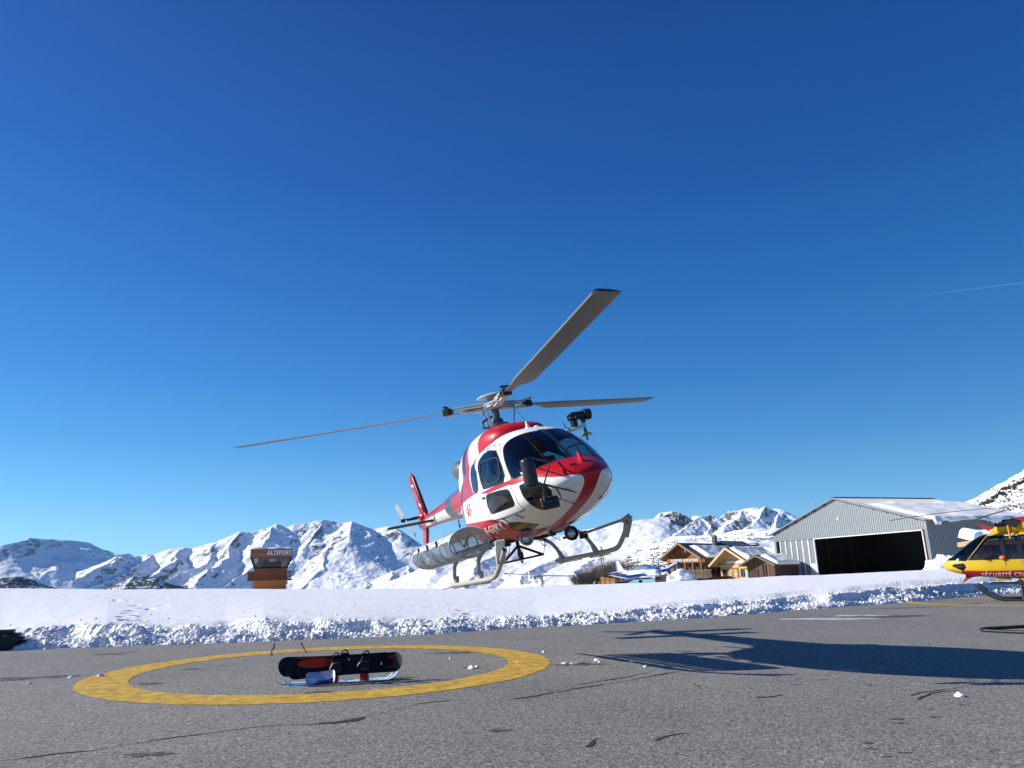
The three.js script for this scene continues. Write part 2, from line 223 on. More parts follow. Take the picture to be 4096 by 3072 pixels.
ring('landing_circle_marking', -3.2, -12.87, 3.73 - .70, 3.73);
{ const c = onGround(3630, 2425); // second ring, under the rescue helicopter
  ring('landing_circle_marking', 20.2, -30.0, 4.2 - .6, 4.2, 0, 2 * Math.PI, yellowMat, 5); }

// ------------------------------------------------------------------ snow
const snowTex = noiseTexture(512, (i, j) => { const v = .93 + .06 * (tnoise(i / 2, j / 2, 256) - .5) + .05 * (tnoise(i / 16, j / 16, 32) - .5) + .05 * (hash3(i, j, 3) - .5); return [v, v, v]; });
const snowBump = noiseTexture(512, (i, j) => { const v = .45 * tnoise(i / 3, j / 3, 512 / 3 | 0) + .35 * tnoise(i / 12, j / 12, 512 / 12 | 0) + .2 * tnoise(i / 64, j / 64, 8); return [v, v, v]; });
const snowMat = new THREE.MeshPhysicalMaterial({ color: C(.93, .925, .915), map: snowTex, bumpMap: snowBump, bumpScale: .012, roughness: .75, sheen: .15 });
const CREST = [[-48, .42], [-34.7, .36], [-32.2, .43], [-28.9, .5], [-26.4, .42], [-21.4, .4], [-18.8, .46], [-12.8, .4], [-7, .30], [1.4, .2], [7.6, .3], [13.8, .42], [20.5, .5], [27.4, .68], [30.8, .7], [48, .75]].map(([a, h]) => [R(a), h]);
const SKYL = [[-48, .1], [-35.07, .035], [-28, -.233], [-21.6, -.351], [-16.4, -.52], [-7, -.73], [-1.3, -.825], [4.5, -.80], [8.4, -.694], [14, -.55], [17.6, -.461], [19.9, -.348], [22.7, -.339], [29.2, -.146], [30.2, -.08], [33.3, .0], [48, .0]].map(([a, h]) => [R(a), h]);
const FIELD = 62; // how far out the field's brow lies
function fieldH(a, d, fine = true) {
  const e = edgeAt(a), hc = pw(CREST, a), D = Math.max(FIELD, e + 25), hs = EYE + Math.tan(R(pw(SKYL, a))) * D, x = Math.sin(a) * d, z = Math.cos(a) * d;
  let h;
  if (d <= D) { const t = clamp((d - e - 1.4) / (D - e - 1.4), 0, 1); h = lerp(hc, hs, t); h += .07 * fbm(x * .10 + 3, z * .35, 4) * smooth(0, .15, t) * smooth(1.0, .8, t); }
  else { const right = smooth(R(-2), R(3), a); const far = lerp(-.03 * (d - D) - .0016 * Math.pow(Math.max(0, d - D - 40), 2), -.011 * (d - D), right); h = hs + far; }
  if (fine) { h += .018 * fbm(x * 1.3 + 5, z * 2.6, 4) + .012 * Math.max(0, vnoise(x * 5, z * 9)) * smooth(.2, .6, vnoise(x * .25, z * .3 + 40)); }
  return h;
}
// footprints leading up from the bank
const STEPS = []; { const tr = [[524, 2478], [512, 2464], [500, 2455], [545, 2463], [528, 2440], [555, 2438], [517, 2445], [560, 2450], [540, 2424], [575, 2429], [610, 2431], [505, 2416], [470, 2415], [440, 2412], [655, 2421], [535, 2471], [590, 2430], [625, 2430], [480, 2416]]; for (const p of tr) { let g = onGround(p[0], p[1], .6); STEPS.push([g.x, g.z]); } for (const p of [[1880, 2452], [1870, 2462], [1835, 2455], [1850, 2444], [1815, 2440]]) { const g = onGround(p[0], p[1], .3); STEPS.push([g.x, g.z]); } }
function stepDip(x, z) { let s = 0; for (const [a, b] of STEPS) { const dx = (x - a) / .2, dz = (z - b) / .26, q = dx * dx + dz * dz; if (q < 6) s += -.10 * Math.exp(-q * q) + .02 * Math.exp(-(q - 1.9) * (q - 1.9) * 3); } return s; }
// the ploughed bank: broken clods from the asphalt edge up to the smooth field
const BANK = 2.7;
function bankScale(a) { const h = .05, r1 = pw(EDGE, a + h), r0 = pw(EDGE, a - h), s = (r1 - r0) / (2 * h) / pw(EDGE, a); return Math.min(2.3, Math.sqrt(1 + s * s)); }
function clod(x, y, z) { const a = 1 - Math.abs(vnoise(x * 2.1, z * 2.1, y * 2.1 + 3.3)), b = 1 - Math.abs(vnoise(x * 5.3 + 9, z * 5.3, y * 5.3 + 1.7)), c = 1 - Math.abs(vnoise(x * 12 + 2, z * 12, y * 12 + 5)); return .46 * a + .36 * b + .22 * c - .57; }
function bankPoint(a, t) {
  const e = edgeAt(a), sc = bankScale(a), d = e + t * sc, hc = pw(CREST, a) * .84 + .05 * vnoise(a * 24, 77) + .03 * vnoise(a * 60, 12), x = Math.sin(a) * d, z = -Math.cos(a) * d;
  const lip = 1.3 + .38 * vnoise(a * 22, 31) + .20 * vnoise(a * 50, 9), foot = lip * (.5 + .2 * vnoise(a * 30, 61)); // a broken lip, a steep face, rubble at its foot
  const low = hc * (.36 + .16 * vnoise(a * 28, 14)); let h = t < foot ? low * Math.pow(clamp(t / foot, 0, 1), .8) : t < lip ? lerp(low, hc, smooth(foot, lip, t)) : lerp(hc, fieldH(a, e + BANK * sc), smooth(lip, BANK, t));
  const rough = smooth(0, .1, t) * (t < lip ? 1 : smooth(BANK, lip + .1, t) * .4), big = .35 + .9 * smooth(-.35, .5, vnoise(x * .9, z * .9 + 5));
  const k = clod(x * .8, h * 1.3, z * .8), k2 = clod(x * 1.9 + 5, h * 2, z * 1.9);
  h += rough * (t < foot ? 1 : .6) * (.30 * (k - .10) * big + .15 * (k2 - .1));
  const push = rough * (.24 * clod(x * .8 + 31, h * 1.8, z * .8 - 12) * big + .13 * clod(x * 2.2 + 3, h * 3, z * 2.2));
  return [x - Math.sin(a) * push, Math.max(h, -.01 + .05 * t) + stepDip(x, z) * smooth(.5, 1.2, t) , z + Math.cos(a) * push];
}
{ const a0 = R(-43), a1 = R(41), nx = 2300, ts = []; for (let t = -.05; t < 1.9; t += .03) ts.push(t); for (let t = 1.9; t <= BANK; t += .06) ts.push(t); ts.push(BANK + .03);
  const g = gridMesh(nx, ts.length - 1, (i, j) => { const p = bankPoint(a0 + (a1 - a0) * i / nx, ts[j]); if (j === 0) p[1] = -.05; return p; }, null, p => [p[0] / 1.3, (p[2] + p[1]) / 1.3]);
  const b = structure('snow_bank', g, snowMat); }
{ const a0 = R(-46), a1 = R(46), nx = 900, ts = []; for (let t = 0, s = .07; t < 260; t += s) { ts.push(t); s = Math.max(.07, Math.min(4, s * 1.035)); }
  const g = gridMesh(nx, ts.length - 1, (i, j) => { const a = a0 + (a1 - a0) * i / nx, d = edgeAt(a) + BANK * bankScale(a) + ts[j], x = Math.sin(a) * d, z = -Math.cos(a) * d; return [x, fieldH(a, d) + stepDip(x, z) - (j === 0 ? .02 : 0), z]; }, null, p => [p[0] / 1.7, p[2] / 1.7]);
  structure('snow_field', g, snowMat); }
// loose clods thrown along the bank and over the field: uncountable
{ const rnd = rngOf(5), base = [0, 1, 2].map(k => { const g = new THREE.IcosahedronGeometry(1, 2), p = g.attributes.position; for (let i = 0; i < p.count; i++) { const v = V(p.getX(i), p.getY(i), p.getZ(i)); const s = 1 + .45 * vnoise(v.x * 1.3 + k * 9, v.y * 1.3, v.z * 1.3 + 5) + .2 * vnoise(v.x * 3.1, v.y * 3.1 + k * 4, v.z * 3.1 + 8); p.setXYZ(i, v.x * s, v.y * s * .8, v.z * s); } const m = mergeVertices(clean(g)); m.computeVertexNormals(); m.setAttribute('uv', new THREE.Float32BufferAttribute(new Float32Array(m.attributes.position.count * 2), 2)); return m; });
  base.forEach((g, k) => { const N = 800, im = new THREE.InstancedMesh(g, snowMat, N); const M = new THREE.Matrix4(), q = new THREE.Quaternion(); let n = 0;
    for (let i = 0; i < N; i++) { const a = R(-40 + 78 * rnd()), on = rnd(); let p, s;
      if (on < .78) { const t = Math.pow(rnd(), 1.1) * 1.15; p = bankPoint(a, t); s = .014 + .06 * Math.pow(rnd(), 3); }
      else if (on < .90) { const t = -.03 - .22 * rnd() * rnd(); const d = edgeAt(a) + t; p = [Math.sin(a) * d, 0, -Math.cos(a) * d]; s = .012 + .03 * rnd() * rnd(); }
      else { const d = edgeAt(a) + BANK * bankScale(a) + 14 * Math.pow(rnd(), 3); p = [Math.sin(a) * d, fieldH(a, d), -Math.cos(a) * d]; s = .008 + .03 * Math.pow(rnd(), 4); }
      q.setFromEuler(new THREE.Euler(6 * rnd(), 6 * rnd(), 6 * rnd())); M.compose(V(p[0], p[1] + s * .3, p[2]), q, V(s * (.8 + .5 * rnd()), s, s * (.8 + .5 * rnd()))); im.setMatrixAt(n++, M); }
    im.name = numbered('snow_crumbs'); im.userData.kind = 'stuff'; im.userData.label = 'loose snow crumbs scattered along the ploughed snow bank'; im.castShadow = im.receiveShadow = true; scene.add(im); }); }
// ------------------------------------------------------------------ mountains: ridges with measured bearings and heights, slopes that fall from them
const mountainMat = new THREE.MeshStandardMaterial({ vertexColors: true, roughness: .9 });
function massif(name, a0, a1, na, d0, d1, nd, ridges, o = {}) {
  const segs = []; for (const r of ridges) for (let i = 0; i + 1 < r.p.length; i++) { const w = ([px, py, d]) => { const a = azOf(px, py); return [Math.sin(a) * d, EYE + Math.tan(elOf(px, py)) * d, -Math.cos(a) * d]; }; const A = w(r.p[i]), B = w(r.p[i + 1]); segs.push([A[0], A[1], A[2], B[0] - A[0], B[1] - A[1], B[2] - A[2], (r.k || o.k || .62) * (o.kk ?? 1.12), 1 / ((B[0] - A[0]) ** 2 + (B[2] - A[2]) ** 2 + 1e-9)]); }
  const S = o.scale || 1, warp = o.warp ?? 60, amp = o.amp ?? 24, base = o.base ?? -120;
  const height = (x, z) => {
    const wx = x + warp * S * fbm(x / (260 * S), z / (260 * S), 4) + .13 * warp * S * fbm(x / (60 * S), z / (60 * S), 3), wz = z + warp * S * fbm(x / (260 * S) + 50, z / (260 * S), 4) + .13 * warp * S * fbm(x / (60 * S) + 9, z / (60 * S), 3);
    let h = -1e9, near = 1e9;
    for (const s of segs) { let t = ((wx - s[0]) * s[3] + (wz - s[2]) * s[5]) * s[7]; t = t < 0 ? 0 : t > 1 ? 1 : t; const D = Math.hypot(wx - s[0] - t * s[3], wz - s[2] - t * s[5]); const v = s[1] + t * s[4] - s[6] * D * (1 - .25 * Math.min(1, D / (900 * S))); if (v > h) h = v; if (D < near) near = D; }
    const f = clamp(near / (110 * S), .12, 1);
    const g = ridged(x / (300 * S) + 7, z / (300 * S), 6, .55);
    h += amp * S * f * (g - .1) + (o.fine ?? 3.4) * S * ridged(x / (45 * S), z / (45 * S), 4, .6) * (.5 + .5 * f);
    return h;
  };
  const g = gridMesh(na, nd, (i, j) => { const a = R(a0 + (a1 - a0) * i / na), d = d0 + (d1 - d0) * j / nd, x = Math.sin(a) * d, z = -Math.cos(a) * d; return [x, Math.max(height(x, z), base), z]; }, (p, n) => {
    const steep = 1 - n[1], q = fbm(p[0] / (70 * S), p[1] / (36 * S) + p[2] / (90 * S), 4), q2 = vnoise(p[0] / (18 * S), p[1] / (7 * S), p[2] / (18 * S) + .5), big = fbm(p[0] / (600 * S) + 3, p[2] / (600 * S), 2);
    const rock = (o.rock ?? 0) + 1.9 * (steep - .27) + .42 * q + .22 * q2 + .25 * big;
    if (o.veg) { const v = o.veg(p, q, q2); if (v) return v; }
    if (rock > .16) { const c = .8 + .35 * q2; return [.15 * c, .142 * c, .138 * c]; }
    if (rock > .08) return [.42, .42, .43];
    return [.885, .893, .905];
  });
  return structure(name, g, mountainMat);
}
// the long range on the left
const D1 = 5200;
massif('mountain_range', -31, 6, 1000, 3700, 5700, 300, [
  { p: [[300, 2320, 4700], [375, 2268, 4800], [440, 2232, 4900], [470, 2216, 5000], [505, 2214, 5050], [525, 2228, 5150], [560, 2222, 5200], [600, 2213, 5200], [625, 2216, 5200], [690, 2195, 5200], [750, 2189, 5200], [790, 2195, 5250], [870, 2170, 5200], [905, 2155, 5200], [960, 2125, 5200], [1000, 2128, 5220], [1040, 2120, 5230], [1080, 2110, 5230], [1115, 2097, 5200], [1140, 2103, 5250], [1160, 2114, 5280], [1190, 2100, 5250], [1240, 2095, 5250], [1290, 2079, 5250], [1330, 2083, 5250], [1360, 2090, 5250], [1385, 2092, 5250], [1412, 2084, 5150], [1450, 2098, 5200], [1500, 2118, 5300], [1550, 2107, 5250], [1580, 2110, 5200], [1620, 2135, 5100], [1660, 2180, 5000], [1700, 2215, 4900], [1800, 2290, 4700]] },
  { p: [[489, 2215, 5050], [430, 2245, 4800], [371, 2272, 4650], [300, 2320, 4450], [250, 2356, 4300]] },
  { p: [[624, 2217, 5200], [560, 2245, 5000], [506, 2270, 4800], [422, 2320, 4550], [350, 2356, 4350]] },
  { p: [[751, 2190, 5200], [690, 2235, 4950], [612, 2295, 4700], [520, 2330, 4500], [430, 2365, 4300]], k: .6 },
  { p: [[899, 2160, 5200], [850, 2205, 5000], [802, 2253, 4800], [700, 2310, 4550], [600, 2360, 4300]], k: .6 },
  { p: [[960, 2126, 5200], [930, 2180, 5000], [900, 2215, 4850], [860, 2270, 4600], [800, 2340, 4350]], k: .64 },
  { p: [[1112, 2098, 5200], [1075, 2150, 5000], [1035, 2205, 4850], [1002, 2262, 4650], [940, 2310, 4500], [880, 2360, 4300]], k: .6 },
  { p: [[1298, 2080, 5250], [1264, 2139, 5050], [1215, 2190, 4900], [1180, 2235, 4800], [1130, 2290, 4600], [1060, 2360, 4350]], k: .58 },
  { p: [[1412, 2085, 5150], [1400, 2135, 4950], [1335, 2175, 4850], [1300, 2225, 4700], [1305, 2270, 4550], [1240, 2330, 4400], [1180, 2370, 4250]], k: .56 },
  { p: [[1412, 2085, 5150], [1440, 2180, 4900], [1470, 2240, 4700], [1490, 2300, 4500], [1480, 2370, 4300]], k: .56 },
  { p: [[1551, 2108, 5250], [1600, 2180, 5050], [1650, 2250, 4900], [1690, 2310, 4700]], k: .62 }]);
// the shaded massif closing the view further left
massif('mountain_massif', -47, -24, 420, 6000, 8200, 200, [
  { p: [[-700, 2330, 6000], [-300, 2240, 6400], [0, 2180, 6700], [60, 2170, 6800], [85, 2162, 6850], [100, 2152, 6900], [160, 2157, 7050], [225, 2160, 7250], [310, 2162, 7450], [370, 2171, 7600], [440, 2212, 7700], [520, 2260, 7800], [640, 2330, 8000]] },
    { p: [[95, 2155, 6880], [60, 2200, 6700], [30, 2250, 6500], [-20, 2310, 6300]], k: .5 },
  { p: [[310, 2163, 7450], [290, 2200, 7250], [275, 2240, 7050], [180, 2310, 6700], [140, 2350, 6500]], k: .5 }], { scale: 1.35, k: .52, warp: 50, amp: 26 });
// dark wooded knolls below the range
function knoll(px0, px1, top, dist, seed) { const P = [[px0, 2375, dist], ...top.map(p => [...p, dist]), [px1, 2375, dist]]; return massif('wooded_knoll', azOf(px0, 2350) * 180 / Math.PI - 1, azOf(px1, 2350) * 180 / Math.PI + 1, 420, dist - 300, dist + 150, 140, [{ p: P }], { scale: .5, amp: 14, k: .45, base: -60, veg: (p, q, q2) => q * .9 + q2 * .8 > -.32 ? [.035 + .012 * q2, .042 + .012 * q2, .04] : null }); }
knoll(-260, 270, [[-120, 2320], [0, 2312], [70, 2307], [120, 2320], [160, 2340], [220, 2352]], 3000, 1);
knoll(470, 830, [[520, 2318], [560, 2306], [610, 2310], [660, 2330], [700, 2340], [780, 2352]], 3000, 2);
// the broad snow slope behind the red helicopter, and the little rocky hills at its foot
massif('snow_hill', -13, 12, 560, 900, 1700, 200, [
  { p: [[1420, 2400, 1250], [1560, 2330, 1280], [1750, 2250, 1330], [1956, 2186, 1400], [2074, 2166, 1420], [2197, 2147, 1440], [2303, 2129, 1460], [2400, 2112, 1480], [2508, 2090, 1500], [2565, 2079, 1500], [2620, 2076, 1520], [2900, 2040, 1600]], k: .36 },
  { p: [[2010, 2185, 1400], [1960, 2240, 1300], [1900, 2300, 1180], [1840, 2370, 1080]], k: .34 },
  { p: [[2330, 2130, 1460], [2270, 2185, 1380], [2200, 2235, 1280], [2120, 2300, 1160], [2060, 2380, 1050]], k: .36 },
  { p: [[2508, 2090, 1500], [2440, 2170, 1390], [2380, 2230, 1270], [2320, 2300, 1130], [2260, 2370, 1000]], k: .36 }], { scale: .35, amp: 11, fine: 1.5, warp: 70, rock: -.22, base: -40 });
massif('rocky_hill', -16, -4, 300, 2200, 2900, 120, [
  { p: [[1400, 2380, 2500], [1440, 2345, 2500], [1470, 2325, 2520], [1510, 2345, 2520], [1526, 2340, 2550], [1532, 2300, 2550], [1572, 2286, 2560], [1640, 2263, 2600], [1690, 2266, 2600], [1800, 2300, 2600], [1900, 2360, 2600]] },
  { p: [[1572, 2286, 2560], [1560, 2330, 2450], [1540, 2370, 2350]] }, { p: [[1640, 2263, 2600], [1640, 2320, 2450], [1630, 2370, 2300]] }], { scale: .4, amp: 30, k: .6, base: -60, rock: .02 });
// the craggy ridge on the right
massif('craggy_ridge', 3, 26, 620, 1650, 2700, 220, [
  { p: [[2380, 2150, 2300], [2510, 2092, 2300], [2565, 2083, 2300], [2620, 2077, 2300], [2658, 2054, 2300], [2706, 2045, 2250], [2721, 2053, 2300], [2756, 2070, 2330], [2775, 2065, 2350], [2816, 2062, 2300], [2832, 2067, 2320], [2856, 2055, 2350], [2880, 2073, 2400], [2899, 2067, 2400], [2924, 2046, 2400], [2968, 2041, 2400], [2994, 2033, 2400], [3028, 2031, 2400], [3038, 2034, 2400], [3057, 2026, 2380], [3070, 2035, 2400], [3123, 2037, 2400], [3149, 2051, 2400], [3174, 2061, 2400], [3198, 2070, 2400], [3300, 2100, 2400], [3420, 2160, 2400]] },
  { p: [[2700, 2046, 2250], [2640, 2085, 2150], [2600, 2110, 2080], [2560, 2160, 1950], [2500, 2230, 1800]], k: .5 },
  { p: [[2816, 2063, 2300], [2780, 2085, 2220], [2745, 2115, 2130], [2710, 2140, 2050], [2680, 2190, 1900]], k: .5 },
  { p: [[2816, 2063, 2300], [2850, 2110, 2200], [2840, 2150, 2080], [2810, 2190, 1950]], k: .55 },
  { p: [[2968, 2042, 2400], [2935, 2080, 2280], [2900, 2115, 2150], [2890, 2160, 2000]], k: .55 },
  { p: [[3057, 2027, 2380], [3030, 2070, 2280], [2990, 2110, 2170], [2960, 2140, 2050]], k: .58 },
  { p: [[3123, 2038, 2400], [3110, 2085, 2280], [3090, 2130, 2150], [3080, 2170, 2000]], k: .6 }], { scale: .45, amp: 26, fine: 9, k: .62, rock: .0, base: -50 });
// thin cold air between here and the far ranges
scene.fog = new THREE.FogExp2(0xbcd8f5, 0.000016);
// ------------------------------------------------------------------ wood, metal and glass shared by the buildings
function woodTex(seed, vertical, plank) { return noiseTexture(256, (i, j) => { const a = vertical ? i : j, b = vertical ? j : i, k = Math.floor(a / 256 * plank), t = a / 256 * plank - k, tone = .8 + .4 * hash3(k, seed, 1), gr = .9 + .2 * tnoise(a / 2, b / 40, 128); const v = tone * gr * (t < .06 ? .45 : 1) * .62; return [v, v, v]; }, true); }
const plankH = woodTex(1, false, 8), plankV = woodTex(2, true, 10);
const wood = (r, g, b, t) => new THREE.MeshStandardMaterial({ color: C(r * 2.6, g * 2.6, b * 2.6), map: t, roughness: .8 });
const houseGlass = mat(.03, .035, .04, .06), whiteBoard = mat(.75, .75, .74, .6);
const roofSnow = snowMat;
function uvBox(w, h, d, x, y, z, s = 1) { const g = new THREE.BoxGeometry(w, h, d), u = g.attributes.uv, n = g.attributes.normal; for (let i = 0; i < u.count; i++) { const nx = Math.abs(n.getX(i)), ny = Math.abs(n.getY(i)); u.setXY(i, u.getX(i) * (nx > .5 ? d : w) / s, u.getY(i) * (ny > .5 ? d : h) / s); } g.translate(x, y, z); return g; }
function uvPlate(pts, th, s = 1) { const g = plate(pts, th), p = g.attributes.position, u = g.attributes.uv; for (let i = 0; i < p.count; i++) u.setXY(i, p.getX(i) / s, p.getY(i) / s); return g; }
// a rounded, uneven blanket of snow on a sloping rectangle: corners a (eave, front), along the eave u, up the slope v
function snowBlanket(o, u, v, th, seed, n = 40, m = 16, cut) { const U = V(...u), W = V(...v), N = new THREE.Vector3().crossVectors(U, W).normalize(); if (N.y < 0) N.negate(); const LU = U.length(), LW = W.length(); const top = gridMesh(n, m, (i, j) => { const a = i / n, b = j / m; let e = Math.min(1, Math.min(a, 1 - a) * LU / .35) * Math.min(1, Math.min(b * 1.6, 1 - b) * LW / .4); e = Math.sqrt(Math.max(0, 1 - (1 - e) ** 2)); const h = th * e * (.8 + .35 * fbm(a * LU * .5 + seed, b * LW * .5, 3)) * (cut ? cut(a, b) : 1); const bulge = (1 - smooth(0, .2, b)) * th * .9 * (.5 + .7 * vnoise(a * LU * .9, seed)); return [o[0] + U.x * a + W.x * b + N.x * h - W.x / LW * bulge * e, o[1] + U.y * a + W.y * b + N.y * h - W.y / LW * bulge * e * 1.0, o[2] + U.z * a + W.z * b + N.z * h - W.z / LW * bulge * e]; }, null, p => [p[0] / 1.7 + p[1], p[2] / 1.7]); return top; }

// ------------------------------------------------------------------ control tower
{ const T = thing('control_tower', 'brown wooden control tower with slanted glass cab and white lettering, on the snow field brow', 'tower', [-31.8, -.9, -95], R(17));
  const brown = wood(.50, .175, .048, plankH), dark = wood(.17, .07, .026, plankH);
  const y0 = 0, yr = 2.55, yb = 3.6, yg = 4.03, yf = 5.42, yt = 6.42;
  addMesh('wall', uvBox(3.95, yg, 3.8, 0, yg / 2, 0), brown, T);
  const glassWall = (side) => {}; // the cab leans outward: four sloping faces
  const cab = new THREE.CylinderGeometry(2.5 * Math.SQRT2, 1.95 * Math.SQRT2, yf - yg - .06, 4, 1).rotateY(Math.PI / 4); cab.translate(0, (yf + yg) / 2, 0); addMesh('cab_frame', (() => { const bars = []; for (const sx of [-1, 1]) for (const sz of [-1, 1]) bars.push(flatBar([sx * 1.93, yg, sz * 1.93], [sx * 2.47, yf, sz * 2.47], .14, .14)); for (const x of [-.62, .62]) for (const s of [-1, 1]) { bars.push(flatBar([x * .98, yg, s * 1.95], [x * 1.25, yf, s * 2.5], .06, .06)); bars.push(flatBar([s * 1.95, yg, x * .98], [s * 2.5, yf, x * 1.25], .06, .06)); } bars.push(box(4.05, .1, 4.0, 0, yg + .02, 0)); return merged(bars); })(), mat(.03, .022, .018, .6), T);
  for (let k = 0; k < 4; k++) { const g = new THREE.BufferGeometry(); const P = [-1.92, yg, 1.93, 1.92, yg, 1.93, 2.46, yf, 2.47, -2.46, yf, 2.47]; g.setAttribute('position', new THREE.Float32BufferAttribute(P, 3)); g.setIndex([0, 1, 2, 0, 2, 3]); g.computeVertexNormals(); g.rotateY(k * Math.PI / 2); addMesh('cab_window', g, new THREE.MeshPhysicalMaterial({ color: C(.35, .36, .34), roughness: .05, transmission: 1, thickness: 0, ior: 1.5 }), T); }
  addMesh('cab_interior', merged([box(3.6, .06, 3.6, 0, yg + .09, 0), box(2.4, .75, .5, 0, yg + .45, .5), box(.5, .9, .4, 1.0, yg + .5, 1.0), box(.35, 1.1, .3, -.5, yg + .55, .9)]), mat(.12, .09, .05, .9), T);
  addMesh('fascia', uvBox(5.06, yt - yf, 5.0, 0, (yt + yf) / 2, 0), wood(.32, .12, .055, plankH), T);
  addMesh('roof_snow', snowBlanket([-2.55, yt, 2.5], [5.1, .02, 0], [0, .05, -5], .26, 3, 30, 20), roofSnow, T);
  const rail = []; const slat = (x, z, w = .1) => rail.push(box(w, 1.0, .03, x, yr + .52, z)); for (let x = -2.6; x <= 2.61; x += .17) { slat(x, 2.62); slat(x, -2.62); } for (let z = -2.5; z <= 2.5; z += .17) for (const s of [-1, 1]) rail.push(box(.03, 1.0, .1, s * 2.64, yr + .52, z)); rail.push(box(5.34, .10, .09, 0, yr + 1.06, 2.6), box(5.34, .10, .09, 0, yr + .1, 2.6), box(.09, .10, 5.3, -2.62, yr + 1.06, 0), box(.09, .10, 5.3, 2.62, yr + 1.06, 0), box(5.34, .10, .09, 0, yr + 1.06, -2.6));
  addMesh('balcony_floor', box(5.3, .1, 5.3, 0, yr, 0), dark, T); addMesh('balcony_railing', merged(rail), wood(.41, .145, .045, plankV), T);
  const L = raisedLetters('ALTIPORT', .56, .04, .82); L.translate(2.44 - L.boundingBox.max.x, yf + .26, 2.5); addMesh('sign_lettering', L, whiteBoard, T);
  for (const [x, z, h] of [[-2.45, 2.3, 1.55], [-.85, 2.45, 1.7], [2.5, 2.4, 1.9]]) addMesh('antenna', bar([x, yt - .3, z], [x, yt + h, z], .022, .014, 6), mat(.55, .55, .56, .5), T);
  addMesh('wall_lamp', box(.22, .1, .08, -.5, 1.45, 1.93, .02), whiteBoard, T); }

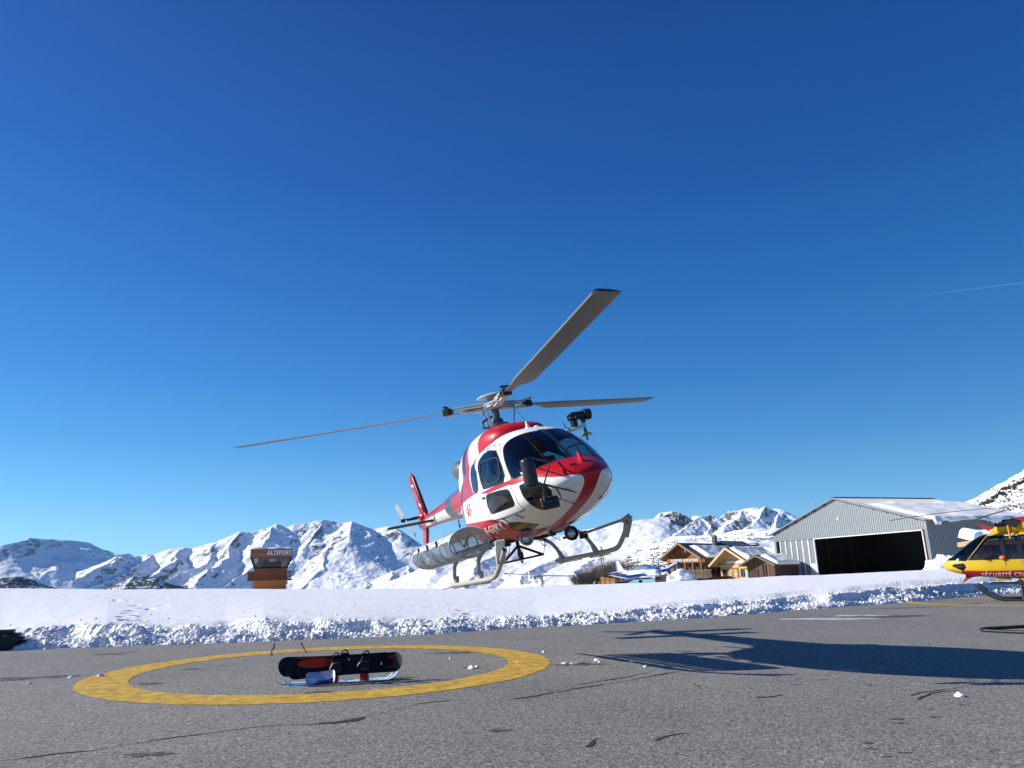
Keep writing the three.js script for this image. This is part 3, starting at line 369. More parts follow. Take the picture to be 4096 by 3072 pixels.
// ------------------------------------------------------------------ hangar (x along the front from its far left corner, z outwards)
{ const G = thing('hangar', 'grey corrugated metal aircraft hangar with wide dark open doorway and snow on its roof', 'hangar', [35.1, .2, -98.9], R(-73.2));
  const W = 25.2, E = 6.0, A = 9.5, LEN = 14.9, dT = 5.0, dL = 7.9, dR = 24.62;
  const clad = mat(.22, .24, .245, .5), cladDark = mat(.24, .265, .27, .5), trim = mat(.62, .63, .62, .5), frameM = mat(.12, .03, .03, .6);
  const yAt = x => E + (A - E) * (1 - Math.abs(x - W / 2) / (W / 2));
  // gable cladding: trapezoidal sheet above the doors
  const ribs = (x0, x1, yb, z, step = .333, top = yAt, th = .045) => { const out = []; for (let x = x0; x < x1 - .01; x += step) { const a = x, b = x + step * .62, c = Math.min(x + step, x1); const q = (p, r, zz) => { const s = new THREE.Shape([[p, yb], [r, yb], [r, top(r)], [p, top(p)]].map(v => new THREE.Vector2(...v))); const g = new THREE.ExtrudeGeometry(s, { depth: .03, bevelEnabled: false }); g.translate(0, 0, zz - .03); return g; }; out.push(q(a, b, z), q(b, c, z - th)); } return out; };
  addMesh('gable_cladding', merged(ribs(0, W, dT, 0)), clad, G);
  addEach('corner_cladding', [merged(ribs(dR + .06, W, 0, -.0, .2, () => dT)), box(.35, dT, .3, .18, dT / 2, -.16)], clad, G);
  // sliding doors pushed to the left, each leaf with a white edge
  for (let k = 0; k < 6; k++) { const x0 = 1.1 + k * 1.122, d = addMesh('door_leaf', merged(ribs(x0 + .09, x0 + 1.1, 0, -.10 - .03 * (k % 2), .17, () => dT - .02, .03)), cladDark, G); addMesh('leaf_edge', box(.15, dT - .02, .09, x0 + .05, dT / 2, -.075, 0), whiteBoard, d); }
  addMesh('wicket_door', box(.95, 2.0, .05, 7.25, 1.0, -.045), mat(.55, .56, .54, .5), G);
  addEach('door_frame', [box(.14, dT, .14, dL - .04, dT / 2, -.09), box(.16, dT, .16, dR - .06, dT / 2, -.09)], trim, G);
  addMesh('corner_post', box(.12, dT + .1, .12, dR + .12, dT / 2, .02), frameM, G); addMesh('lintel', box(dR - dL, .09, .1, (dL + dR) / 2, dT - .03, .01), trim, G);
  addMesh('apex_plate', box(.28, .40, .03, W / 2 + .1, 7.1, .035), mat(.55, .42, .2, .5), G);
  for (const x of [2.3, 4.1]) addMesh('leaf_handle', box(.1, .14, .05, x + .9, 1.05, -.02, .01), trim, G);
  // sides, back, roof
  const sideRibs = (x, out) => { const o = []; for (let z = 0; z < LEN - .01; z += .333) o.push(box(.03, E, .20, x, E / 2, -z - .10), box(.03, E, .133, x - out * .045, E / 2, -z - .267)); return o; };
  addMesh('side_cladding', merged(sideRibs(W - .0, 1)), clad, G); addMesh('side_cladding', merged(sideRibs(.0, -1)), clad, G);
  addMesh('back_cladding', plate([[0, 0], [W, 0], [W, E], [W / 2, A], [0, E]], .05).translate(0, 0, -LEN), clad, G);
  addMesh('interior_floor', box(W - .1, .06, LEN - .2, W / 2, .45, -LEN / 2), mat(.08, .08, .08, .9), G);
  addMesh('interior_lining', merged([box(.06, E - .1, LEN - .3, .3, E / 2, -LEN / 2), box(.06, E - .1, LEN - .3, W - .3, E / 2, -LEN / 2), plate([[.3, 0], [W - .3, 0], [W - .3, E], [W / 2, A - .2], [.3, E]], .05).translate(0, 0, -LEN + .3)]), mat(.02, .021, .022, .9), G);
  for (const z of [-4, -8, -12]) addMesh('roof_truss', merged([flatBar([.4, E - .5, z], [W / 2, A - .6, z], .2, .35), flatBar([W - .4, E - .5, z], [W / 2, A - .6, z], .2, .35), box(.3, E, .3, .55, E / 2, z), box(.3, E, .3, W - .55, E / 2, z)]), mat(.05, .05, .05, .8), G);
  const rs = (A - E) / (W / 2), ov = .35, roofM = mat(.40, .42, .43, .45, { metalness: .3 });
  for (const s of [0, 1]) { const x0 = s ? W + ov : -ov, p = [[W / 2, A + .10], [x0, E - rs * ov + .10], [x0, E - rs * ov], [W / 2, A]]; const r = addMesh('roof_slope', plate(p, LEN + .5).translate(0, 0, -LEN / 2 + .1), roofM, G); const rb = []; for (let z = .3; z > -LEN - .1; z -= .5) rb.push(flatBar([W / 2, A + .115, z], [x0, E - rs * ov + .115, z], .06, .05)); addMesh('roof_rib', merged(rb), roofM, r); }
  addMesh('ridge_cap', flatBar([W / 2, A + .14, .4], [W / 2, A + .14, -LEN - .2], .5, .08), mat(.08, .09, .10, .5), G);
  const pur = []; for (let k = 1; k <= 6; k++) for (const s of [-1, 1]) { const x = W / 2 + s * (W / 2) * k / 6.6; pur.push(box(.22, .16, .36, x, yAt(x) - .06, .17)); } addEach('purlin_end', pur, mat(.05, .03, .025, .7), G);
  addMesh('verge_trim', merged([flatBar([W / 2, A + .03, .37], [W + ov, E - rs * ov + .03, .37], .04, .16), flatBar([W / 2, A + .03, .37], [-ov, E - rs * ov + .03, .37], .04, .16)]), mat(.16, .17, .18, .5), G);
  const sn = snowBlanket([W + .55, E - rs * .45 + .10, -.55], [0, 0, -LEN + .2], [-W / 2 + 2.4, rs * (W / 2 - 2.4), 0], .36, 8, 90, 30, (a, b) => smooth(0, .10, a + .30 * (.9 - b)) * smooth(1.02, .82, b + .1 * vnoise(a * 6, 2))); addMesh('roof_snow', sn, roofSnow, G);
  // the blanket's torn lower edge hanging over the gutter
  { const n = 120; const g = gridMesh(n, 8, (i, j) => { const a = i / n, z = -.45 - a * (LEN - .2), d = (.22 + .22 * vnoise(a * 9, 5) + .16 * vnoise(a * 27, 9) + .10 * vnoise(a * 60, 2) + .55 * smooth(.09, .05, a)) * smooth(0, .02, a); const t = j / 8, bul = Math.sin(t * Math.PI) * .22; return [W + .5 + bul + .1 * vnoise(a * 20, t * 3), E - .02 + .26 - t * (.2 + d), z]; }, null, p => [p[1], p[2]]); addMesh('snow_cornice', g, roofSnow, G); }
  addMesh('roof_snow', snowBlanket([-.45, E - rs * .45 + .1, .0], [0, 0, -LEN], [W / 2 - 1, rs * (W / 2 - 1), 0], .12, 4, 40, 20), roofSnow, G); }

// ------------------------------------------------------------------ gabled chalets: x along the gable front (left to right), z outwards
function chalet(name, label, pos, turn, w, yl, yr, ya, len, walls, roofC, o = {}) {
  const G = thing(name, label, o.category || 'chalet', pos, turn); const h = w / 2, ov = o.over ?? .55, fr = o.front ?? 1.3, th = .14;
  const inset = o.inset ?? .45, yw = (x) => x < 0 ? lerp(yl, ya, (x + h) / h) : lerp(ya, yr, x / h);
  const wl = -h + inset, wr = h - inset;
  addMesh('gable_wall', uvPlate([[wl, 0], [wr, 0], [wr, yw(wr) - .1], [0, ya - .12], [wl, yw(wl) - .1]], .12, o.tile || 1.6).translate(0, 0, -.06), walls, G);
  addMesh('side_wall', uvBox(.12, yw(wr) - .1, len - .2, wr - .06, (yw(wr) - .1) / 2, -len / 2 - .02, 1.6), walls, G); addMesh('side_wall', uvBox(.12, yw(wl) - .1, len - .2, wl + .06, (yw(wl) - .1) / 2, -len / 2 - .02, 1.6), walls, G);
  addMesh('back_wall', uvPlate([[wl, 0], [wr, 0], [wr, yw(wr) - .1], [0, ya - .12], [wl, yw(wl) - .1]], .12, 1.6).translate(0, 0, -len + .1), walls, G);
  for (const [x1, y1] of [[-h, yl], [h, yr]]) { const r = addMesh('roof_slope', plate([[0, ya], [x1, y1], [x1, y1 - th], [0, ya - th]], len + fr).translate(0, 0, -len / 2 + fr / 2), roofC, G); addMesh('bargeboard', flatBar([0, ya - .10, fr + .02], [x1, y1 - .10, fr + .02], .05, o.barge ?? .26), o.bargeM || roofC, r); addMesh('soffit', plate([[0, ya - th - .004], [x1, y1 - th - .004], [x1, y1 - th - .03], [0, ya - th - .03]], fr + len - .02).translate(0, 0, -len / 2 + fr / 2), walls, r); }
  return { G, h, yw, wl, wr, fr, len };
}
function windowOn(G, x, y, w, h, z, frameM, m = houseGlass, turnY = 0) { const f = addMesh('window', merged([box(w + .16, .09, .07, x, y + h / 2 + .04, z), box(w + .16, .09, .07, x, y - h / 2 - .04, z), box(.09, h, .07, x - w / 2 - .04, y, z), box(.09, h, .07, x + w / 2 + .04, y, z), box(.05, h, .05, x, y, z)]), frameM, G); addMesh('pane', box(w, h, .02, x, y, z - .03), m, f); return f; }
{ // the restaurant chalet
  const dk = wood(.27, .105, .03, plankV), roofM = mat(.045, .05, .055, .6), barge = wood(.26, .17, .10, plankH);
  const { G, h, yw, wl, wr } = chalet('restaurant_chalet', 'brown wooden restaurant chalet with wide gable, lettered beam, terrace and outside stairs', [23.6, -.2, -101.5], R(-51.5), 7.2, 3.55, 3.55, 5.65, 13.4, dk, roofM, { front: 1.6, bargeM: barge, inset: .5 });
  const post = wood(.30, .12, .035, plankV);
  addMesh('sign_beam', uvBox(6.0, .5, .2, .3, 3.25, 1.0), wood(.28, .11, .03, plankH), G);
  const L = raisedLetters('ALTIPORT  ALPE D\'HUEZ', .30, .04, .98); L.translate(-L.boundingBox.max.x / 2 + .55, 3.12, 1.105); addMesh('sign_lettering', L, whiteBoard, G);
  for (const x of [-2.4, -.85, .55, 1.85, 3.2]) addMesh('porch_post', uvBox(.2, 2.0, .2, x, 2.05, .98), post, G);
  for (const [x, w] of [[-1.6, 1.2], [-.15, 1.15], [1.2, 1.05], [2.5, 1.1]]) windowOn(G, x, 2.1, w, 1.5, .07, post);
  addMesh('gable_emblem', new THREE.OctahedronGeometry(.26).scale(.7, 1.3, .2).translate(0, 4.55, .12), whiteBoard, G);
  addMesh('terrace', merged([box(9.4, .16, 4.2, 2.3, 1.0, 2.0), box(9.4, .9, .08, 2.3, .5, 4.05)]), mat(.05, .035, .025, .8), G);
  const rl = []; for (let x = 2.4; x < 7; x += .16) rl.push(box(.07, .75, .04, x, 1.5, 4.0)); rl.push(box(4.9, .09, .09, 4.6, 1.92, 4.0), box(4.9, .07, .07, 4.6, 1.15, 4.0)); addMesh('terrace_railing', merged(rl), mat(.16, .11, .07, .7), G);
  addMesh('lower_canopy', uvBox(5.6, .08, 2.2, 5.0, .95, 4.8).rotateX(R(0)), mat(.13, .13, .12, .7), G);
  const st = []; for (let k = 0; k < 8; k++) st.push(box(1.6, .05, .28, 1.0, .98 - k * .16, 4.25 + k * .28)); addMesh('stair_tread', merged(st), mat(.09, .06, .04, .8), G);
  for (const x of [.15, 1.85]) addMesh('stair_stringer', merged([flatBar([x, 1.05, 4.0], [x, -.35, 6.6], .07, .26), flatBar([x, 1.95, 4.0], [x, .55, 6.6], .07, .12), ...[0, .5, 1].map(t => box(.08, .95, .08, x, lerp(1.45, .05, t), lerp(4.05, 6.55, t)))]), wood(.19, .095, .05, plankH), G);
  // a lower wing with big side windows along the right flank
  for (const z of [-1.2, -3.0, -4.8]) { const f = addMesh('side_window', merged([box(.08, 1.3, .09, wr + .04, 2.1, z - .75), box(.08, 1.3, .09, wr + .04, 2.1, z + .75), box(.08, .09, 1.6, wr + .04, 2.78, z), box(.08, .09, 1.6, wr + .04, 1.44, z)]), post, G); addMesh('pane', box(.03, 1.25, 1.4, wr + .03, 2.1, z), houseGlass, f); }
  addMesh('roof_snow', snowBlanket([3.75, 3.55, .3], [0, 0, -13.2], [-2.95, 1.72, 0], .5, 2, 60, 18, (a, b) => smooth(0, .06, a + (.25 - .25 * b)) * (b > .82 ? smooth(1.0, .82, b) : 1)), roofSnow, G);
  addMesh('roof_snow', snowBlanket([-3.6, 3.55, 1.2], [0, 0, -14], [3.2, 1.86, 0], .2, 6, 40, 14), roofSnow, G);
  addMesh('chimney', merged([box(.5, 1.3, .5, .45, 5.9, -6.2), box(.62, .12, .62, .45, 6.55, -6.2)]), mat(.07, .065, .06, .8), G);
  addMesh('upper_roof', plate([[-3.6, 4.2], [0, 5.9], [3.8, 4.1], [3.8, 4.0], [0, 5.8], [-3.6, 4.1]], 6.4).translate(0.2, .15, -10.2), mat(.13, .15, .16, .5), G); }
{ // the pale timber hut
  const pale = wood(.64, .41, .17, plankH), roofM = mat(.05, .05, .05, .6), barge = wood(.70, .50, .27, plankH);
  const { G, h, wl, wr } = chalet('timber_hut', 'small pale new timber hut with white sign board, between restaurant chalet and brown shed', [28.4, -.1, -96], R(-51.5), 5.6, 2.35, 2.85, 4.6, 6.5, pale, roofM, { front: 1.5, bargeM: barge, inset: .75 });
  addMesh('sign_board', box(2.6, .32, .05, .35, 2.72, .05), mat(.72, .73, .76, .5), G);
  const fr = wood(.56, .34, .14, plankH);
  windowOn(G, -1.35, 1.25, .62, 1.05, .03, fr); windowOn(G, 1.45, 1.35, .72, .95, .03, fr);
  const d = addMesh('door', box(.85, 1.9, .05, .2, .95, .03), wood(.50, .30, .12, plankV), G); addMesh('door_frame', merged([box(.09, 2.0, .08, -.27, 1.0, .03), box(.09, 2.0, .08, .67, 1.0, .03), box(1.03, .09, .08, .2, 1.97, .03)]), wood(.34, .18, .07, plankV), d); addMesh('notice', box(.2, .3, .01, .3, 1.25, .062), whiteBoard, d);
  addMesh('roof_snow', snowBlanket([2.95, 2.8, .9], [0, 0, -7], [-2.75, 1.72, 0], .62, 5, 40, 16, (a, b) => smooth(-.06, .06, a + (.12 - .12 * b))), roofSnow, G); addMesh('roof_snow', snowBlanket([-2.8, 2.35, 1.0], [0, 0, -7], [2.6, 2.1, 0], .16, 9, 30, 12), roofSnow, G); }
{ // the brown shed
  const brn = wood(.105, .05, .03, plankV), roofM = mat(.13, .14, .145, .6), barge = wood(.20, .16, .125, plankH);
  const { G } = chalet('brown_shed', 'low dark brown wooden shed beside the hangar with yellow notice on its corner', [30.6, -.1, -92], R(-51.5), 5.1, 2.3, 2.3, 3.5, 5, brn, roofM, { front: 1.0, bargeM: barge, inset: .6, barge: .18, category: 'shed' });
  addMesh('door_leaf', merged([box(1.1, 1.8, .04, -.9, .9, .03), box(.12, 2.3, .1, .35, 1.15, .05), box(.12, 2.3, .1, .72, 1.15, .05)]), mat(.035, .018, .012, .8), G);
  addMesh('notice_board', box(.42, 1.3, .05, -2.0, 1.3, .12, .01), mat(.55, .42, .08, .6), G); addMesh('notice_panel', box(.36, .6, .02, -2.0, 1.15, .155), mat(.2, .42, .5, .6), G);
  addMesh('roof_snow', snowBlanket([2.65, 2.3, .4], [0, 0, -5.2], [-2.35, 1.1, 0], .45, 15, 30, 12), roofSnow, G);
  addMesh('teal_crate', box(.8, .3, .6, 2.2, .35, 1.0, .05), mat(.12, .35, .33, .6), G); }
{ // buildings further up the slope
  const b = thing('flat_roofed_building', 'long brown building with snow-covered flat roof far behind the huts', 'building', [37.5, 3.2, -128], R(-20));
  addMesh('wall', uvBox(9.5, 2.6, 6, 0, 1.3, 0, 1.6), wood(.10, .045, .03, plankV), b); addMesh('roof', box(10, .2, 6.5, 0, 2.7, 0), mat(.08, .05, .04, .7), b); addMesh('roof_snow', snowBlanket([-5, 2.6, 3.4], [10, 0, 0], [0, .3, -6.6], .3, 22, 30, 12), roofSnow, b);
  const c = thing('snowed_in_cabin', 'dark brown cabin almost buried under thick snow, left of the hangar', 'cabin', [38.6, 1.2, -112], R(-51.5));
  addMesh('wall', uvBox(5.5, 2.6, 5, 0, 1.3, 0, 1.6), wood(.09, .045, .03, plankV), c); for (const s of [-1, 1]) addMesh('roof_slope', plate([[0, 3.6], [s * 3.3, 2.4], [s * 3.3, 2.28], [0, 3.46]], 6).translate(0, 0, .1), mat(.05, .04, .035, .7), c); addMesh('roof_snow', snowBlanket([3.4, 2.45, 3.2], [0, 0, -6.2], [-6.6, .0, 0], 1.3, 12, 30, 24), roofSnow, c); }
// ------------------------------------------------------------------ nearer slopes behind the buildings, with their shrubs and trees
const hillMat = new THREE.MeshStandardMaterial({ color: C(.89, .897, .91), roughness: .9 });
function slope(name, a0, a1, na, d0, d1, nd, ridge, k, o = {}) { // a smooth snow slope falling towards the apron from a measured ridge
  const pts = ridge.map(([px, py, d]) => [azOf(px, py), EYE + Math.tan(elOf(px, py)) * d, d]); const rH = spline(pts.map(p => [p[0], p[1]])), rD = spline(pts.map(p => [p[0], p[2]]));
  const f = (a, d) => { const D = rD(a), x = Math.sin(a) * d, z = Math.cos(a) * d; let h = d <= D ? lerp(o.foot ?? 0, rH(a), smooth(0, 1, clamp(1 - (D - d) / (D - d0), 0, 1)) ** (o.pow ?? .9)) : rH(a) - (d - D) * .25; h += (o.amp ?? 1.5) * fbm(x / 30, z / 30, 4) * smooth(D + 30, D - 30, d) + .5 * fbm(x / 8, z / 8, 3); if (o.step) h += o.step * .35 * Math.sin(h / o.step * 2 * Math.PI) * smooth(D + 5, D - 20, d); return h; };
  const g = gridMesh(na, nd, (i, j) => { const a = R(a0 + (a1 - a0) * i / na), d = d0 + (d1 - d0) * j / nd; return [Math.sin(a) * d, f(a, d), -Math.cos(a) * d]; }); structure(name, g, hillMat); return f;
}
const terraceH = slope('terraced_slope', -1, 27, 320, 150, 520, 140, [[2080, 2420, 240], [2180, 2385, 250], [2280, 2352, 260], [2380, 2330, 280], [2480, 2265, 330], [2560, 2210, 370], [2620, 2185, 390], [2700, 2160, 400], [2780, 2157, 400], [2900, 2148, 400], [3000, 2130, 410], [3100, 2127, 420], [3250, 2130, 420], [3500, 2160, 420]], .3, { foot: .2, step: 2.4, amp: 1.2 });
const fencedH = slope('fenced_hill', 24, 46, 200, 180, 640, 140, [[3500, 2200, 480], [3700, 2110, 480], [3800, 2068, 500], [3890, 2022, 510], [3960, 1985, 520], [4010, 1957, 520], [4060, 1929, 520], [4110, 1900, 520], [4400, 1740, 530], [4700, 1600, 540]], .3, { foot: 1, step: 4.2, amp: 1.5 });
const twigMat = mat(.050, .040, .032, .95), shrubMat = mat(.028, .034, .026, .95);
function clumpGeo(seed, n, leaf, flat = .7) { const rnd = rngOf(seed), P = []; for (let i = 0; i < n; i++) { const u = rnd() * 2 - 1, t = rnd() * 2 * Math.PI, r = Math.pow(rnd(), .5), q = Math.sqrt(1 - u * u), c = [q * Math.cos(t) * r, Math.abs(u) * r * flat, q * Math.sin(t) * r]; const a = rnd() * 6.3, b = rnd() * 3 - 1.5, s = leaf * (.5 + rnd()); for (const k of [0, 2.1, 4.2]) P.push(c[0] + s * Math.cos(a + k), c[1] + s * Math.sin(a + k) * Math.cos(b) + .05, c[2] + s * Math.sin(a + k) * Math.sin(b)); } const g = new THREE.BufferGeometry(); g.setAttribute('position', new THREE.Float32BufferAttribute(P, 3)); g.computeVertexNormals(); return g; }
function scatter(name, label, geo, m, list) { const im = new THREE.InstancedMesh(geo, m, list.length), M = new THREE.Matrix4(), q = new THREE.Quaternion(), rnd = rngOf(list.length); list.forEach(([x, y, z, s, sy], i) => { q.setFromAxisAngle(V(0, 1, 0), rnd() * 6.28); M.compose(V(x, y, z), q, V(s, sy ?? s, s)); im.setMatrixAt(i, M); }); im.name = numbered(name); im.userData.kind = 'stuff'; im.userData.label = label; im.castShadow = im.receiveShadow = true; scene.add(im); return im; }
{ const rnd = rngOf(77), A = [], put = (px, py, d, s, f) => { const a = azOf(px, py), x = Math.sin(a) * d, z = -Math.cos(a) * d; A.push([x, f(a, d) - .1 * s, z, s, s * (.8 + .5 * rnd())]); };
  // a slope point seen at px,py: walk out along the bearing until the surface rises to the sight line
  const hit = (px, py, f, d0, d1) => { const a = azOf(px, py), e = Math.tan(elOf(px, py)); for (let d = d0; d < d1; d += 1.5) if (f(a, d) >= EYE + e * d) return d; return 0; };
  const onSlope = (px, py, s, f, d0, d1, list) => { const d = hit(px, py, f, d0, d1); if (d) { const a = azOf(px, py); list.push([Math.sin(a) * d, f(a, d) - .1 * s, -Math.cos(a) * d, s, s * (.7 + .5 * rnd())]); } };
  // terraces: rows of low dark scrub
  for (let row = 0; row < 15; row++) { const y0 = 2172 + row * 8.2; for (let px = 2480; px < 2700; px += 2.2) { if (rnd() < .5 + .3 * vnoise(px * .03, row)) continue; const left = 2480 + Math.max(0, (2235 - y0)) * 1.0 + 0; if (px < left) continue; if (px < 2540 && y0 < 2215) continue; onSlope(px + rnd() * 2, y0 + (px - 2560) * -.012 + rnd() * 1.8, .28 + .42 * rnd() * rnd(), terraceH, 155, 500, A); } }
  for (let i = 0; i < 130; i++) { const px = 2760 + 340 * rnd(); onSlope(px, 2134 + 34 * rnd(), .3 + .5 * rnd() * rnd(), terraceH, 155, 500, A); }
  for (let i = 0; i < 60; i++) { const t = rnd(); onSlope(2500 + 90 * t + 8 * rnd(), 2245 - 85 * t + 8 * rnd(), .5 + .6 * rnd(), terraceH, 155, 500, A); }
  scatter('hillside_scrub', 'low dark scrub in rows across the terraced snow slope', clumpGeo(3, 60, .2), shrubMat, A);
  const B = []; for (let row = 0; row < 12; row++) for (let px = 3880; px < 4300; px += 3.2) { const y0 = 1968 + row * 11.5; if (rnd() < .62 + .35 * vnoise(px * .025, row * 3)) continue; onSlope(px + 2 * rnd(), y0 + rnd() * 3.5 - (px - 3900) * .10, .45 + .6 * rnd() * rnd(), fencedH, 190, 620, B); }
  for (let i = 0; i < 190; i++) { const t = rnd() * 1.25, w = (rnd() + rnd() - 1) * 9; onSlope(3925 + 180 * t + w, 2016 - 106 * t + 12 + w * 1.2, .6 + .7 * rnd(), fencedH, 190, 620, B); }
  scatter('hillside_scrub', 'dark conifer scrub and snow fences in bands on the hill behind the hangar', clumpGeo(4, 70, .17, 1.1), shrubMat, B);
  const K = []; for (let i = 0; i < 120; i++) onSlope(2470 + 100 * rnd(), 2215 + 70 * rnd(), .5 + .6 * rnd(), terraceH, 155, 500, K);
}
// bare bushes at the foot of the slope
function bush(px, py, d, w, h, seed, brown, label) { w *= 1.5; h *= 1.7; const p = at(px, py, d), rnd = rngOf(seed), list = []; for (let i = 0; i < 150; i++) { const a = rnd() * 6.28, r = Math.sqrt(rnd()) * w * .35, b = [Math.cos(a) * r, 0, Math.sin(a) * r], l = h * (.45 + .6 * rnd()), lean = .25 + .5 * rnd(), e = [b[0] + Math.cos(a) * l * lean, l * (1 - .3 * lean), b[2] + Math.sin(a) * l * lean]; list.push(bar(b, e, .04, .014, 3)); for (let k = 0; k < 4; k++) { const t = .35 + .6 * rnd(), q = [lerp(b[0], e[0], t), lerp(b[1], e[1], t), lerp(b[2], e[2], t)], a2 = rnd() * 6.28; list.push(bar(q, [q[0] + Math.cos(a2) * l * .3, q[1] + l * .25, q[2] + Math.sin(a2) * l * .3], .022, .010, 3)); } }
  const G = thing('bare_bush', label, 'bush', [p.x, p.y, p.z], 0, 'bare bushes below the snow slope'); addMesh('twigs', merged(list), brown ? mat(.16, .10, .06, .95) : twigMat, G); return G; }
[[2330, 2343, 150, 3.6, 1.6, 1, 0, 'dark bare bush at the foot of the slope, leftmost of the bushes'], [2375, 2345, 148, 3.2, 2.2, 2, 0, 'dark bare bush below the hovering helicopter\'s left skid'], [2410, 2322, 158, 3.8, 2.4, 3, 0, 'dark tangled bush higher on the slope left of the bare tree'], [2350, 2330, 156, 2.6, 1.5, 8, 0, 'small dark bush behind the leftmost bushes'], [2440, 2338, 152, 3.4, 1.8, 4, 1, 'brown bare bush in front of the bare tree'], [2475, 2328, 156, 3.2, 1.9, 5, 1, 'brown bare bush right of the bare tree'], [2455, 2300, 170, 3.6, 2.0, 6, 1, 'brown bush uphill behind the bare tree'], [2500, 2290, 182, 3.4, 2.0, 7, 1, 'brown bush uphill behind the blue and white aeroplane tail']].forEach(b => bush(...b));
{ // the leafless larch
  const p = at(2412, 2338, 140), rnd = rngOf(9), tr = [], br = []; const H = 7.2; tr.push(tube([[0, -.3, 0], [.05, H * .35, .03], [-.05, H * .7, 0], [.02, H, .02]], .075, 20, 7)); const t2 = tube([[.35, -.3, .2], [.4, H * .3, .2], [.32, H * .55, .1], [.3, H * .8, .12]], .05, 16, 6); tr.push(t2);
  for (let i = 0; i < 130; i++) { const t = .16 + .82 * rnd(), y = H * t, a = rnd() * 6.28, l = (1.55 * (1 - t) + .25) * (.6 + .6 * rnd()), e = [Math.cos(a) * l, y + .10 * l - .1, Math.sin(a) * l]; br.push(bar([0, y, 0], e, .026, .010, 3)); for (let k = 0; k < 7; k++) { const u = .25 + .75 * rnd(), q = [e[0] * u, lerp(y, e[1], u), e[2] * u], a2 = a + (rnd() - .5) * 2.2, m = l * .35; br.push(bar(q, [q[0] + Math.cos(a2) * m, q[1] + (rnd() - .6) * .3, q[2] + Math.sin(a2) * m], .015, .008, 3)); } }
  const T = thing('bare_larch_tree', 'tall leafless larch with thin brown branches, left of the parked low-wing aeroplane', 'tree', [p.x, p.y, p.z]); addMesh('trunk', merged(tr), mat(.10, .07, .05, .95), T); addMesh('crown', merged(br), mat(.17, .12, .075, .95), T); }
// ------------------------------------------------------------------ the hovering red and white helicopter (x forward, y up, z to its right)
const PAINT = new THREE.MeshPhysicalMaterial({ vertexColors: true, roughness: .4, clearcoat: .35, clearcoatRoughness: .15, specularIntensity: .6 });
const RED = [.47, .004, .009], WHITE = [.80, .785, .75], SLATE = [.055, .075, .10], ROSE = [.46, .012, .03], CREAM = [.70, .68, .63];
const rubber = mat(.012, .012, .013, .6), blackMetal = mat(.02, .02, .022, .38), blackMatt = mat(.022, .022, .024, .75), greyMetal = mat(.38, .38, .38, .42, { metalness: .4 }), skidPaint = mat(.40, .375, .335, .5), lining = mat(.02, .021, .024, .9), bladeGrey = mat(.20, .195, .18, .6), steel = mat(.5, .5, .5, .3, { metalness: .9 });
const cabinGlass = new THREE.MeshPhysicalMaterial({ color: C(.42, .47, .5), roughness: .02, transmission: 1, thickness: 0, ior: 1.5, specularIntensity: 1 });
const darkGlass = new THREE.MeshPhysicalMaterial({ color: C(.30, .34, .36), roughness: .03, transmission: 1, thickness: 0, ior: 1.5 });
const heli = thing('red_white_helicopter', 'red and white single-rotor helicopter hovering low over the apron, mesh basket on its side', 'helicopter');
heli.position.set(.256, 1.466, -12.883); heli.rotation.order = 'YZX'; heli.rotation.set(R(11.02), R(-69.545), R(2.722));

const hTop = spline([[-3, 1.95], [-2.4, 1.98], [-1.8, 2.05], [-1.2, 2.18], [-.5, 2.3], [.3, 2.365], [.9, 2.355], [1.3, 2.31], [1.6, 2.235], [1.82, 2.13], [2.1, 1.955], [2.35, 1.745], [2.57, 1.555], [2.72, 1.475], [2.85, 1.41], [2.96, 1.335], [3.02, 1.27], [3.035, 1.22]]);
const hBot = spline([[-3, 1.42], [-2.5, 1.34], [-2.1, 1.22], [-1.7, .98], [-1.3, .77], [-.9, .64], [-.3, .585], [.4, .575], [.9, .595], [1.42, .655], [1.85, .72], [2.27, .82], [2.6, .92], [2.82, 1.02], [2.95, 1.11], [3.015, 1.175], [3.035, 1.22]]);
const hWid = spline([[-3, .27], [-2.5, .31], [-2.1, .38], [-1.7, .48], [-1.3, .60], [-.9, .70], [-.4, .80], [.2, .875], [.8, .925], [1.3, .925], [1.7, .88], [2.05, .81], [2.35, .71], [2.6, .585], [2.8, .435], [2.93, .29], [3.01, .13], [3.035, 0]]);
const hMid = spline([[-3, 1.68], [-2.2, 1.62], [-1.4, 1.4], [-.6, 1.25], [.5, 1.2], [1.5, 1.18], [2.2, 1.17], [2.7, 1.18], [3.035, 1.22]]);
const hNu = spline([[-3, 2], [-1.8, 2.2], [0, 2.5], [1.3, 2.5], [2, 2.35], [2.6, 2.2], [3.035, 2]]);
const hNl = spline([[-3, 2], [-1.8, 2.3], [-.8, 2.9], [.8, 3.1], [1.6, 2.7], [2.3, 2.3], [3.035, 2]]);
function hullPoint(x, th) { const c = Math.cos(th), s = Math.sin(th), n = s >= 0 ? hNu(x) : hNl(x), w = hWid(x), m = hMid(x), e = 2 / n; return [x, m + (s >= 0 ? (hTop(x) - m) : (m - hBot(x))) * Math.sign(s) * Math.pow(Math.abs(s), e), w * Math.sign(c) * Math.pow(Math.abs(c), e)]; }
function hullSide(x, y, side = 1) { // z of the skin at x,y
  const m = hMid(x), up = y >= m, n = up ? hNu(x) : hNl(x), r = up ? (y - m) / (hTop(x) - m) : (m - y) / (m - hBot(x)); return side * hWid(x) * Math.pow(Math.max(0, 1 - Math.pow(Math.min(1, Math.abs(r)), n)), 1 / n);
}
let hull = skinFromGrid(260, 240, (u, v) => { const x = 3.0345 - 6.03 * (u < .35 ? .35 * Math.pow(u / .35, 1.55) * .9 : .315 + (u - .35) * (.685 / .65)); return hullPoint(x, v * 2 * Math.PI); });
